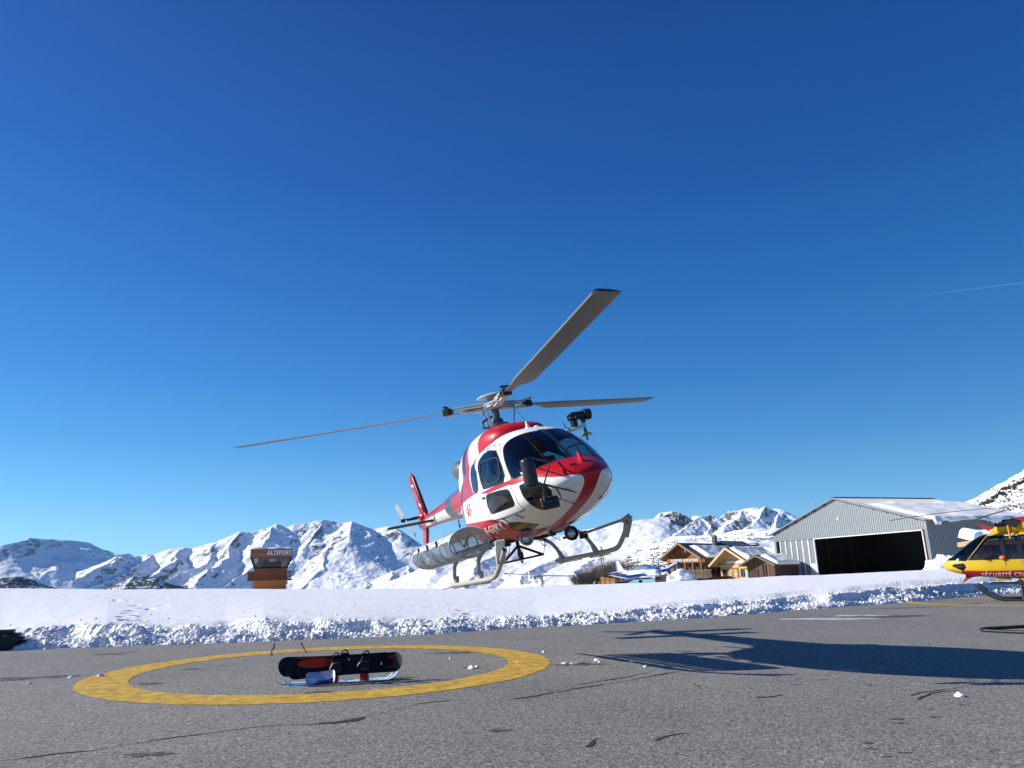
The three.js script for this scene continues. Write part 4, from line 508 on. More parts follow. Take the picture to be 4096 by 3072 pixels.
// outlines, seen from the side unless said otherwise
const az_ = z => Math.abs(z);
const wsEdge = (x, y, z) => { // windscreen: ahead of the pillar, above the nose, below the roof
  const a = az_(z), low = (1.535 - .13 * Math.pow(a / .78, 1.8)) - y, pillar = ((2.065 - .76 * (y - 1.40)) - x) * .8, roof = x > 1.2 ? (1.775 - .2 * (a / .6) ** 2 - x) * .85 : 1; const post = .014 - a;
  let d = -smin(-low, -pillar, .07); d = -smin(-d, -roof, .12); return Math.max(d, post); };
const frontWin = polyField([[1.44, 1.965], [1.11, 2.04], [.82, 2.04], [.71, 1.985], [.73, 1.91], [.875, 1.755], [.98, 1.60], [1.065, 1.495], [1.24, 1.48], [1.80, 1.455], [1.83, 1.525], [1.75, 1.665], [1.60, 1.835]], .036);
const rearWin = polyField([[.165, 1.935], [.12, 1.99], [.30, 1.995], [.655, 1.79], [.77, 1.605], [.765, 1.515], [.62, 1.508], [.47, 1.555], [.32, 1.74]], .036);
const lowWin = polyField([[1.15, 1.315], [1.22, 1.33], [1.68, 1.308], [1.87, 1.288], [1.925, 1.255], [1.965, 1.15], [1.97, 1.085], [1.92, 1.065], [1.52, 1.062], [1.26, 1.064], [1.20, 1.085], [1.135, 1.2]], .034);
const chinWin = polyField([[2.215, 1.285], [2.31, 1.295], [2.56, 1.25], [2.655, 1.175], [2.675, 1.11], [2.615, 1.04], [2.34, .905], [2.27, .89], [2.285, .975], [2.285, 1.06], [2.25, 1.16]], .022);
const floorPoly = polyField([[1.47, .77], [1.55, .755], [1.69, .665], [1.73, .56], [1.70, .385], [1.55, .39], [1.34, .40], [1.33, .54], [1.36, .66]], .022);
const floorWin = (x, y, z) => y > 1 ? 1 : floorPoly(x, az_(z));
const sideField = f => (x, y, z) => az_(z) < .2 ? 1 : f(x, y);
const doorField = sideField(polyField([[2.09, .955], [2.06, 1.18], [1.965, 1.377], [1.76, 1.745], [1.50, 2.06], [1.1, 2.135], [.66, 2.13], [.56, 2.07], [.60, 1.93], [.85, 1.62], [.93, 1.42], [.96, .955], [1.51, .935]], .012));
const holes = [['windscreen', wsEdge, cabinGlass], ['front_door_window', sideField(frontWin), cabinGlass], ['rear_side_window', sideField(rearWin), cabinGlass], ['lower_door_window', sideField(lowWin), darkGlass], ['chin_window', (x, y, z) => az_(z) < .25 ? 1 : chinWin(x, y), darkGlass], ['floor_window', floorWin, darkGlass]];
const hullLining = flipSkin(offsetSkin(hull, -.022));
let lin = splitSkin(hullLining, (x) => -1.6 - x)[0];
for (const [, f] of holes) lin = splitSkin(lin, (x, y, z) => f(x, y, z))[1];
addMesh('cabin_lining', skinGeo(lin), lining, heli);
const panes = [], seals = [];
for (const [n, f, m] of holes) { const [pane, rest] = splitSkin(hull, f); hull = rest; const [inner, band] = splitSkin(pane, (x, y, z) => f(x, y, z) + .013); panes.push([n, inner, m]); seals.push(band); }
const doorSplit = splitSkin(hull, doorField); hull = doorSplit[1]; let door = doorSplit[0];
{ const [, line] = splitSkin(door, (x, y, z) => doorField(x, y, z) + .009); door = splitSkin(door, (x, y, z) => doorField(x, y, z) + .009)[0]; seals.push(line); }
addMesh('window_seals', mergeGeometries(seals.map(s => skinGeo(offsetSkin(s, .002)))), rubber, heli);
for (const [n, s, m] of panes) for (const side of [1, -1]) { const half = splitSkin(s, (x, y, z) => -side * z)[0]; if (half.T.length) addMesh(n, skinGeo(half), m, heli); }
const noseRed = (x, y, z) => { const top = Math.max(1.345 - .11 * smooth(2.4, 3.0, x) - y, 2.0 - x), stripe = Math.abs(z + .035) - (.115 + .015 * smooth(2.2, 1.3, x)); return smin(top, Math.max(stripe, y - 1.5, .2 - x), .17); };
const beltRed = (x, y, z) => { const lo = 1.364 + .105 * smooth(1.35, .5, x), hi = 1.43 + .06 * smooth(1.1, .5, x); return Math.max(lo - y, y - hi, x - 2.05, az_(z) < .3 ? 1 : -1); };
const rearRed = (x, y, z) => Math.max(1.47 - y, x - .62 + .55 * Math.max(0, y - 1.6) , y - 2.6);
const rearWhite = (x, y, z) => Math.max(Math.abs((y - 1.98) * .70 + (x - .10) * .71) - .10, 1.5 - y);
const bellyRed = (x, y, z) => Math.max(y - (.968 + .065 * (1.1 - x)), x - Math.min(1.12 + (.975 - y) * 3.2, 1.42), -2.7 - x);
const doorRed = (x, y, z) => Math.max(Math.abs(x - (.98 - .45 * (y - 2.1))) - .028, 2.06 - y);
const paintLayers = [[noseRed, RED], [beltRed, RED], [rearRed, ROSE], [rearWhite, WHITE], [bellyRed, RED], [doorRed, RED], [(x, y, z) => Math.max(az_(z) - .06, 1.535 - y, 1.74 - x), [.03, .03, .032]]];
addMesh('fuselage', skinGeo(paintSkin(hull, WHITE, paintLayers)), PAINT, heli);
for (const side of [1, -1]) { const half = splitSkin(door, (x, y, z) => -side * z)[0]; const d = addMesh('cabin_door', skinGeo(paintSkin(half, WHITE, paintLayers)), PAINT, heli);
  addMesh('door_handle', box(.12, .028, .02, 1.02, 1.33, hullSide(1.02, 1.33, side) + side * .012, .008), blackMetal, d);
  // sliding pane frame on the door window
  const F = [[1.08, 1.57], [1.74, 1.52], [1.70, 1.68], [1.58, 1.85], [1.50, 1.875], [.85, 1.90], [.87, 1.84]].map(([x, y]) => [x, y, hullSide(x, y, side) + side * .006]); addMesh('sliding_pane_frame', merged([tube(F, .011, 60, 6, true), bar([1.30, 1.54, hullSide(1.30, 1.54, side) + side * .006], [1.26, 1.865, hullSide(1.26, 1.865, side) + side * .006], .008)]), blackMatt, d); }
// rear side seam lines
{ const seam = []; for (const side of [1, -1]) { const line = (pts) => seam.push(tube(pts.map(([x, y]) => [x, y, hullSide(x, y, side)]), .0045, 40, 5)); line([[.42, 1.0], [.40, 1.42]]); line([[2.09, .945], [1.9, .922], [1.4, .918], [.9, .94], [.3, .99], [-.4, 1.05]]);  line([[-.35, 1.06], [-.4, 1.5], [-.35, 2.0]]); } addMesh('panel_seam', merged(seam), rubber, heli); }
// engine cowling and its red air intake
{ const top = spline([[-2.35, 2.06], [-1.9, 2.27], [-1.3, 2.5], [-.6, 2.585], [.1, 2.60], [.55, 2.585], [.9, 2.5], [1.05, 2.42], [1.10, 2.36]]), wid = spline([[-2.35, .24], [-1.8, .40], [-1, .56], [-.2, .64], [.5, .62], [.85, .54], [1.03, .40], [1.10, .25]]), bot = x => hullTopAt(x, wid(x) * .97) - .05;
  const sk = skinFromGrid(90, 80, (u, v) => { const x = 1.10 - 3.45 * u, th = v * Math.PI, c = Math.cos(th), s = Math.sin(th); const e = 2 / 3.0; return [x, bot(x) + (top(x) - bot(x)) * Math.pow(s, e), wid(x) * Math.sign(c) * Math.pow(Math.abs(c), e)]; }, false);
  const cap = []; const fl = flipSkin(sk);
  const lay = [[(x, y, z) => .38 - x, RED], [(x, y) => Math.abs(x + .17) - .06, [.42, .46, .52]], [(x, y) => Math.max(x + .23, -.86 - x - .35 * (y - 2.3)), ROSE]];
  const good = sk; addMesh('engine_cowling', skinGeo(paintSkin(good, WHITE, lay)), PAINT, heli);
  // dark gap in front of and under the intake lip
  const lipPts = []; for (let k = 0; k <= 20; k++) { const th = Math.PI * k / 20; lipPts.push([1.085 - .0 * Math.sin(th), hTop(1.08) + .012 + .03 * Math.sin(th), .30 * Math.cos(th)]); }
  const grille = gridMesh(20, 6, (i, j) => { const th = i / 20, z = lerp(-.55, .55, th), x = lerp(.55, 1.16 - .25 * z * z / .3, j / 6); return [x, hullTopAt(x, z) + .012, z]; }); addMesh('intake_grille', grille, blackMatt, heli);
  addMesh('exhaust_nozzle', (() => { const g = new THREE.LatheGeometry([[.17, 0], [.20, .1], [.205, .42], [.19, .43], [.185, .1], [.15, .02]].map(p => new THREE.Vector2(...p)), 28); g.rotateZ(R(90 - 8)); g.translate(-1.86, 2.24, .13); return g; })(), mat(.22, .2, .18, .38, { metalness: .8 }), heli);
}
function hullBotAt(x, z) { const m = hMid(x), n = hNl(x); return m - (m - hBot(x)) * Math.pow(Math.max(0, 1 - Math.pow(Math.min(1, Math.abs(z) / hWid(x)), n)), 1 / n); }
function hullTopAt(x, z) { const m = hMid(x), n = hNu(x); return m + (hTop(x) - m) * Math.pow(Math.max(0, 1 - Math.pow(Math.min(1, Math.abs(z) / hWid(x)), n)), 1 / n); }
// lettering
function onSide(g, x0, y0, side, lift, slope = 0) { const p = g.attributes.position; for (let i = 0; i < p.count; i++) { const u = p.getX(i), v = p.getY(i); const x = side > 0 ? x0 + u : x0 - u, y = y0 + v + slope * u; p.setXYZ(i, x, y, hullSide(x, y, side) + side * lift); } g.computeVertexNormals(); return g; }
{ const redPaint = mat(...RED, .35), whitePaint = mat(.8, .8, .78, .4);
  addMesh('lettering', onSide(letters('A', .215, 1, 1.0), -.33, 1.165, 1, .004), redPaint, heli); addMesh('lettering', onSide(letters('F', .215, 1, 1.0), -.12, 1.165, 1, .004), redPaint, heli);
  const g = letters('F-GJKY', .16, 1, 1.05); const p = g.attributes.position; // lies on the curve of the belly
  for (let i = 0; i < p.count; i++) { const x = .50 + p.getX(i) * 1.12, t = p.getY(i) / .16, y = .765 + t * .118; p.setXYZ(i, x + .05 * t, y, hullSide(x, y, 1) + .006); } g.computeVertexNormals(); addMesh('registration_lettering', g, whitePaint, heli); }
// tail boom, drive cover, stabiliser, fins
{ const rad = spline([[-7.0, .10], [-6.3, .135], [-5, .175], [-3.6, .24], [-2.6, .30], [-2.2, .34]]), cy = x => 1.665 + (x + 2.2) * -.004;
  const sk = skinFromGrid(70, 40, (u, v) => { const x = -2.2 - 4.75 * u, r = rad(x), th = v * 2 * Math.PI; return [x, cy(x) + r * 1.08 * Math.sin(th), r * .92 * Math.cos(th)]; });
  const lay = [[(x, y) => cy(x) + .02 + .05 * (x + 2.2) * -.2 - y, ROSE], [(x, y) => Math.abs(x + 3.40 + .9 * (y - 1.66)) - .33, SLATE], [(x, y) => y - (cy(x) - .80 * rad(x)), RED], [x => Math.abs(x + 5.0) - .07, SLATE], [x => x + 6.05, RED]];
  addMesh('tail_boom', skinGeo(paintSkin(sk, CREAM, lay)), PAINT, heli);
  const cover = skinFromGrid(40, 20, (u, v) => { const x = -2.1 - 4.1 * u, th = v * Math.PI, h = lerp(.10, .05, u); return [x, cy(x) + rad(x) * .98 + h * Math.sin(th), .085 * Math.cos(th) * 1.0]; }, false);
  addMesh('drive_shaft_cover', skinGeo(paintSkin(cover, RED, [[x => -4.1 - x, SLATE]])), PAINT, heli);
  const prof = (c, t) => { const s = new THREE.Shape(); const N = 14; for (let i = 0; i <= N; i++) { const a = i / N; s[i ? 'lineTo' : 'moveTo'](c / 2 - a * c, t * c * 2.4 * Math.sqrt(a) * (1 - a)); } for (let i = N; i >= 0; i--) { const a = i / N; s.lineTo(c / 2 - a * c, -t * c * 2.4 * Math.sqrt(a) * (1 - a)); } return s; };
  for (const side of [1, -1]) { const g = new THREE.ExtrudeGeometry(prof(.44, .08), { depth: 1.16, bevelEnabled: false }); if (side < 0) g.translate(0, 0, -1.16); g.translate(-5.32, 1.625, side * .1); const st = addMesh('horizontal_stabiliser', g, mat(.045, .045, .048, .45), heli);
    addMesh('tip_light', box(.16, .05, .03, -5.25, 1.625, side * 1.275, .012), side > 0 ? mat(.05, .55, .38, .15) : mat(.6, .03, .03, .15), st); }
  const fin = (pts, th) => { const g = plate(pts, th, th * .3); return g; };
  const f1 = addMesh('upper_fin', fin([[-6.15, 1.72], [-6.62, 1.72], [-7.33, 3.05], [-7.06, 3.08], [-6.95, 3.0]], .10), mat(...RED, .35, { clearcoat: .6 }), heli);
  const edge = (a, b, w) => flatBar([a[0], a[1], 0], [b[0], b[1], 0], .112, w, [.87, .5, 0]);
  addMesh('fin_leading_edge', edge([-6.30, 1.95], [-6.99, 3.03], .05), blackMatt, f1);
  addEach('fin_stripe', [edge([-6.64, 2.22], [-6.44, 2.14], .07), edge([-7.09, 2.80], [-6.86, 2.74], .06)], mat(.78, .78, .76, .4), f1);
  addMesh('fin_top_light', new THREE.CapsuleGeometry(.03, .05, 4, 8).translate(-7.15, 3.11, 0), mat(.4, .4, .42, .2), f1);
  addMesh('lower_fin', fin([[-6.35, 1.62], [-6.78, 1.62], [-7.06, 1.08], [-6.80, 1.07]], .085), mat(...RED, .35, { clearcoat: .6 }), heli);
  addMesh('tail_gearbox', new THREE.SphereGeometry(.15, 20, 14).scale(1.35, .95, .95).translate(-6.55, 1.86, .02), mat(...RED, .35, { clearcoat: .6 }), heli);
  const tr = addMesh('tail_rotor_hub', merged([bar([-6.75, 1.88, .1], [-6.75, 1.88, .50], .035), box(.20, .07, .06, -6.75, 1.88, .46, .01), bar([-6.75, 1.88, .50], [-6.75, 1.88, .58], .055, .04, 12), bar([-6.56, 1.89, .36], [-6.48, 1.89, .16], .018), bar([-6.74, 1.89, .36], [-6.8, 1.89, .16], .018)]), blackMetal, heli);
  for (const k of [0, 1]) { const g = new THREE.ExtrudeGeometry(prof(.185, .07), { depth: .80, bevelEnabled: false }); g.rotateY(R(90)); g.rotateX(R(90 + 12)); g.translate(.13, 0, 0); g.rotateZ(R(149) + k * Math.PI); g.translate(-6.75, 1.88, .47); addMesh('tail_rotor_blade', g, mat(.28, .27, .22, .5), heli); }
}
// antennas and lamps below, small fittings
addMesh('belly_antenna', merged([bar([-3.6, 1.4, 0], [-3.6, 1.28, 0], .012), bar([-3.6, 1.28, 0], [-3.6, 1.20, 0], .03, .004)]), blackMatt, heli); addMesh('belly_antenna', merged([bar([-2.7, 1.36, 0], [-2.7, 1.22, 0], .015), bar([-2.7, 1.24, 0], [-2.7, 1.14, 0], .035, .004)]), blackMatt, heli);
addMesh('whip_antenna_mount', merged([bar([1.27, 2.30, 0], [1.27, 2.33, 0], .06, .045, 16), bar([1.27, 2.33, 0], [1.25, 2.44, 0], .03, .01, 12)]), mat(.8, .8, .8, .4), heli); addMesh('roof_beacon', merged([new THREE.SphereGeometry(.04, 12, 8).scale(1.2, .5, 1.2).translate(1.36, 2.30, -.12)]), mat(.8, .8, .8, .4), heli);
addMesh('whip_antenna', bar([1.25, 2.44, 0], [.72, 2.98, 0], .005, .003, 5), blackMatt, heli);
function lamp(c, r, rim, parent = heli) { const g = new THREE.LatheGeometry([[0, -.10], [.6 * r, -.095], [r, -.04], [r, .02], [r * 1.06, .03]].map(p => new THREE.Vector2(...p)), 24); g.rotateZ(R(-90)); g.translate(...c); const b = addMesh('landing_light', g, rim, parent); const l = new THREE.SphereGeometry(r, 20, 8, 0, 2 * Math.PI, 0, .9).translate(0, -r * .72, 0); l.rotateZ(R(-90)); l.translate(c[0] + .02, c[1], c[2]); addMesh('light_lens', l, mat(.55, .57, .6, .12, { metalness: .6 }), b); const ringg = new THREE.TorusGeometry(r * 1.02, .012, 8, 28).rotateY(R(90)).translate(c[0] + .03, c[1], c[2]); addMesh('light_rim', ringg, rim, b); return b; }
lamp([1.02, .565, .36], .108, mat(.5, .49, .48, .4)); lamp([1.0, .49, -.46], .108, blackMetal);
addMesh('light_bracket', merged([box(.06, .14, .06, 1.05, .60, .30), box(.26, .05, .22, .85, .60, -.38, .01), bar([.9, .6, -.42], [.9, .5, -.42], .03)]), mat(.42, .41, .38, .6), heli);
// nose fittings: red temperature fin, pitot and data plate
addMesh('nose_fin', plate([[2.72, 1.46], [2.86, 1.40], [2.80, 1.56], [2.76, 1.57]], .02, .004).translate(0, 0, -.02), mat(...RED, .3), heli);
addEach('door_sill_fitting', [[1.85, .915], [1.5, .92], [1.2, .935]].map(([x, y]) => bar([x, y, hullSide(x, y, 1) + .008], [x + .04, y - .07, hullSide(x + .04, y - .07, 1) + .008], .010)), blackMatt, heli);
// ---- main rotor: starflex head, three blades, swashplate
{ const ROT = new THREE.Group(); // axes of the disc, tilted on the mast
  const hubY = 3.08, tx = -.057, tz = .038;
  const disc = (x, z, y = 0) => [x - tx * y, hubY + y + tx * x + tz * z, z - tz * y];
  addMesh('rotor_mast', merged([bar([-.02, 2.5, 0], [.0, 3.0, 0], .075, .07, 20), bar([0, 2.60, 0], [0, 2.80, 0], .15, .10, 20), bar([0, 2.56, 0], [0, 2.62, 0], .24, .22, 24), bar([0, 2.66, 0], [0, 2.70, 0], .20, .20, 24)]), mat(.09, .09, .095, .45, { metalness: .5 }), heli);
  addEach('swashplate_scissor', [tube([[.16, 2.62, .16], [.02, 2.68, .30], [-.02, 2.78, .28], [.06, 2.86, .10]], .022, 20, 6), bar([-.15, 2.66, -.2], [-.15, 2.86, -.06], .02)], blackMetal, heli);
  const star = [], cap = [];
  star.push((() => { const g = new THREE.CylinderGeometry(.17, .19, .09, 24); g.translate(...disc(0, 0, 0)); return g; })());
  const hubPart = addMesh('rotor_hub', merged(star), mat(.45, .43, .41, .5), heli);
  const capG = new THREE.LatheGeometry([[0, .055], [.10, .05], [.26, .02], [.30, 0], [.28, -.015], [.12, .0], [.12, -.09], [0, -.09]].map(p => new THREE.Vector2(...p)), 36); capG.rotateX(tz); capG.rotateZ(Math.atan(tx)); capG.translate(...disc(0, 0, .17)); addMesh('hub_cap', capG, mat(.55, .54, .52, .45), hubPart);
  for (let k = 0; k < 3; k++) { const a = R(125.6 + 120 * k), ca = Math.cos(a), sa = Math.sin(a), cone = Math.sin(R(1.99)) ;
    const p = (r, s = 0, y = 0) => disc(ca * r - sa * s, sa * r + ca * s, y + cone * r);
    addMesh('star_arm', merged([flatBar(p(.1), p(.62), .16, .035), flatBar(p(.15, 0, .05), p(.95, 0, .055), .12, .03), flatBar(p(.15, 0, -.06), p(.95, 0, -.055), .12, .03), box(.01, .01, .01, ...p(.3))]), mat(.42, .40, .385, .5), hubPart);
    addMesh('frequency_damper', merged([flatBar(p(.82, 0), p(.98, 0), .16, .12), flatBar(p(.88, -.11), p(.88, .11), .05, .05), flatBar(p(.93, -.10, .1), p(.93, .10, .1), .05, .03)]), blackMatt, hubPart);
    addMesh('pitch_link', merged([bar(p(.30, .24, -.05), [ca * .22 - sa * .2, 2.68, sa * .22 + ca * .2], .016), flatBar(p(.55, .06, -.03), p(.30, .26, -.05), .05, .04)]), steel, hubPart);
    // the blade: root cuff, then an aerofoil with washout, black tip
    const chord = .35, N = 26, M = 20; const sec = (u) => { const v = u < .5 ? u * 2 : 2 - u * 2, e = .055 * 2.6 * Math.sqrt(v) * (1 - v) * (u < .5 ? 1 : -.8); return [.25 - v, e]; };
    const dir = 1; // leading edge side
    const bl = skinFromGrid(N, M, (t, v) => { const r = lerp(.98, 5.345, t < .12 ? t : t), root = smooth(1.0, 1.75, r), c = lerp(.13, chord, smooth(1.25, 1.8, r)), [sx, sy] = sec(v); const th = R(lerp(13, 7, t)); const X = sx * c * 1.0 + (1 - root) * .02, Y = sy * c * lerp(1.9, 1, root); const yy = X * Math.sin(th) + Y * Math.cos(th), xx = X * Math.cos(th) - Y * Math.sin(th); return p(r, -dir * xx * -1, yy + .0012 * r * r); });
    const blade = addMesh('rotor_blade', skinGeo(bl), bladeGrey, heli);
    const tipc = []; const tp = []; for (let i = 0; i < M; i++) tp.push(bl.P[N * M + i].slice(0, 3)); const cg = new THREE.BufferGeometry(); const PP = []; for (let i = 1; i + 1 < M; i++) PP.push(...tp[0], ...tp[i], ...tp[i + 1]); cg.setAttribute('position', new THREE.Float32BufferAttribute(PP, 3)); cg.computeVertexNormals(); addMesh('blade_tip', cg, blackMatt, blade);
  } }
// ---- skid landing gear
{ const legMat = skidPaint;
  for (const s of [1, -1]) { const z = s * 1.1, sk = addMesh('skid', merged([tube([[-1.25, .07, z], [-.6, .07, z], [.4, .07, z], [1.0, .075, z], [1.3, .11, z * .995], [1.6, .27, z * .985], [1.86, .45, z * .975]], .04, 60, 12), box(.25, .035, .1, -1.22, .06, z, .012)]), legMat, heli);
    addMesh('skid_spring', flatBar([-1.15, .045, z], [-1.8, .03, z], .07, .014), mat(.06, .06, .06, .5), sk);
    addMesh('skid_wear_shoe', merged([flatBar([-1.1, .018, z], [-.2, .018, z], .06, .014), flatBar([.2, .018, z], [.95, .018, z], .06, .014)]), mat(.05, .05, .05, .5), sk);
    addMesh('boarding_step', s > 0 ? merged([flatBar([1.62, .27, z * .985], [1.76, .60, z * .985], .15, .025, [-1, .4, 0])]) : merged([flatBar([.50, .45, z * .86], [1.9, .52, z * 1.0], .11, .035), plate([[1.55, .24], [1.72, .22], [1.96, .46], [1.93, .58], [1.62, .52], [1.72, .45]], .03).translate(0, 0, z * .985)]), s > 0 ? mat(.72, .70, .66, .5) : skidPaint, sk);
    if (s < 0) addMesh('step_clamp', box(.12, .13, .13, .50, .43, z * .84, .02), blackMatt, sk);
    for (const [n, x] of [['front', .50], ['rear', -.95]]) addMesh('gear_leg', merged([tube(s > 0 ? [[x, .09, z], [x, .28, 1.085], [x, .44, 1.03], [x, .56, .86], [x, .62, .55], [x, .635, 0]] : [[x, .09, z], [x, .22, s * 1.05], [x, .45, s * .90], [x, .58, s * .64], [x, .63, s * .3], [x, .635, 0]], .035, 40, 12), bar([x, .06, z], [x, .22, s * 1.05], .06, .04, 12)]), legMat, heli); } }
addMesh('gear_fitting', merged([[.50, .45], [.50, -.45], [-.95, .45], [-.95, -.45]].map(([x, z]) => box(.12, .09, .16, x, .60, z, .015))), blackMatt, heli);
// ---- mesh cargo basket on the right side
{ const cx = 1.30, cy = .69, rz = .335, ry = .235, x0 = -1.62, x1 = .95, wire = mat(.46, .46, .45, .4, { metalness: .5 });
  const E = (x, a, k = 1) => [x, cy + ry * k * Math.sin(a), cx + rz * k * Math.cos(a)];
  const frame = []; for (const x of [x0, -1.05, -.2, .35, x1]) frame.push(tube(Array.from({ length: 28 }, (_, i) => E(x, i / 28 * 2 * Math.PI)), .013, 64, 6, true)); for (const a of [.35, 2.6, 3.6, 5.2]) frame.push(bar(E(x0, a), E(x1, a), .012));
  const bk = addMesh('cargo_basket', merged(frame), wire, heli);
  const net = []; const quad = (a, b, w) => { net.push(flatBar(a, b, w, w)); };
  for (let i = 0; i < 56; i++) { const a = i / 56 * 2 * Math.PI; if (a < .38 || a > 2.55) quad(E(x0, a, .995), E(x1, a, .995), .0045); }
  for (let x = x0 + .04; x < x1; x += .045) for (let i = 0; i < 26; i++) { const a = 2.55 + (2 * Math.PI + .38 - 2.55) * i / 26, b = 2.55 + (2 * Math.PI + .38 - 2.55) * (i + 1) / 26; quad(E(x, a, .995), E(x, b, .995), .0045); }
  for (const x of [x1, x0]) for (let u = -.32; u <= .32; u += .027) { const h = ry * Math.sqrt(Math.max(0, 1 - (u / rz) ** 2)); if (h > .02) quad([x, cy - h, cx + u], [x, cy + h, cx + u], .0045); const w = u / .335 * ry, l = rz * Math.sqrt(Math.max(0, 1 - (w / ry) ** 2)); quad([x, cy + w, cx - l], [x, cy + w, cx + l], .0045); }
  addMesh('basket_netting', merged(net), wire, bk);
  const lid = skinFromGrid(30, 24, (u, v) => E(lerp(x1, x0, u), .38 + (2.55 - .38) * v, 1.01), false); addMesh('basket_lid', skinGeo(lid), mat(.60, .60, .59, .42, { metalness: .25 }), bk);
  addMesh('lid_latch', merged([-1.1, -.45, .2].map(x => box(.05, .10, .03, x, cy + .11, cx + rz * .97, .006))), blackMatt, bk);
  addMesh('basket_stay', merged([bar([.98, cy + .12, cx - .02], [.98, cy - .06, cx + .10], .02), bar([.98, cy - .06, cx + .10], [.98, cy + .13, cx + .2], .012)]), mat(.45, .26, .02, .5), bk);
  addEach('basket_arm', [.35, -.9, -.2].map(x => bar([x, .62, 1.0], [x, .66, .6], .025)), blackMatt, bk); }
// ---- mirrors on a tubular frame at the nose, with the long dark can
{ const fr = [tube([[3.0, 1.575, .85], [2.9, 1.53, .65], [2.76, 1.49, .45]], .012, 16, 6), bar([2.76, 1.49, .45], [3.0, 1.165, .73], .012), bar([2.76, 1.49, .45], [2.6, 1.535, .30], .010), bar([3.0, 1.555, .83], [2.45, 1.50, .55], .009), bar([3.0, 1.20, .84], [3.0, 1.165, .70], .014), bar([3.0, 1.165, .70], [2.66, .945, -.06], .013), tube([[3.0, 1.17, .74], [3.01, 1.0, .77], [3.01, .935, .77], [3.01, .925, .69]], .013, 20, 6), tube([[3.0, 1.10, .56], [3.01, .96, .53], [3.01, .935, .55], [3.01, .925, .63]], .013, 20, 6), bar([3.0, .95, .54], [2.28, .83, -.08], .008), bar([3.0, 1.165, .72], [3.0, 1.09, .55], .010)];
  const frame = addMesh('mirror_frame', merged(fr), mat(.10, .10, .105, .35, { metalness: .5 }), heli);
  const can = new THREE.LatheGeometry([[0, -.02], [.055, -.015], [.092, .0], [.10, .03], [.10, .345], [.093, .375], [.06, .39], [0, .392]].map(p => new THREE.Vector2(...p)), 32); can.rotateX(R(-1)); can.translate(3.0, 1.175, .905); addMesh('mirror_housing', can, mat(.018, .018, .02, .33), frame);
  addMesh('lower_mirror', new RoundedBoxGeometry(.07, .17, .27, 5, .034).rotateZ(R(6)).translate(2.97, .915, .685), mat(.012, .012, .014, .4), frame);
  addMesh('data_plate', box(.004, .045, .13, 0, 0, 0).rotateZ(R(28)).translate(2.905, 1.383, .17), mat(.45, .05, .04, .5), heli); }
// ---- rescue hoist on the left side of the roof
{ const h = addMesh('rescue_hoist', merged([new THREE.CapsuleGeometry(.075, .22, 6, 14).rotateX(R(90)).translate(1.40, 2.37, -.92), new THREE.CylinderGeometry(.095, .095, .11, 20).rotateX(R(90)).translate(1.42, 2.37, -1.06), box(.16, .11, .20, 1.40, 2.36, -.82, .03), box(.10, .12, .10, 1.40, 2.25, -.80, .02), box(.10, .10, .06, 1.42, 2.28, -.97, .02)]), mat(.012, .012, .013, .4), heli);
  addMesh('hoist_arm', merged([bar([1.40, 2.13, -.62], [1.41, 2.18, -.97], .035, .03, 12), bar([1.41, 2.14, -.97], [1.41, 2.27, -.97], .04, .035, 12)]), mat(.62, .62, .63, .4), h);
  addEach('hoist_cable_guide', [bar([1.41, 2.14, -.97], [1.41, 2.06, -.97], .024, .028, 10), tube([[1.5, 2.26, -.55], [1.45, 2.17, -.62], [1.38, 2.2, -.74], [1.4, 2.3, -.80]], .008, 20, 5)], blackMetal, h);
  addMesh('hook_bumper', new THREE.ConeGeometry(.115, .075, 20, 1, false).translate(1.41, 2.055, -.97), mat(.42, .40, .05, .6), h);
  addMesh('hoist_hook', new THREE.TorusGeometry(.026, .008, 8, 18).scale(1, 1.4, 1).translate(1.41, 1.965, -.97), blackMetal, h);
  addMesh('hook_label', box(.05, .018, .004, 1.49, 2.33, -.80, 0).rotateY(0), mat(.8, .8, .8, .5), h); }
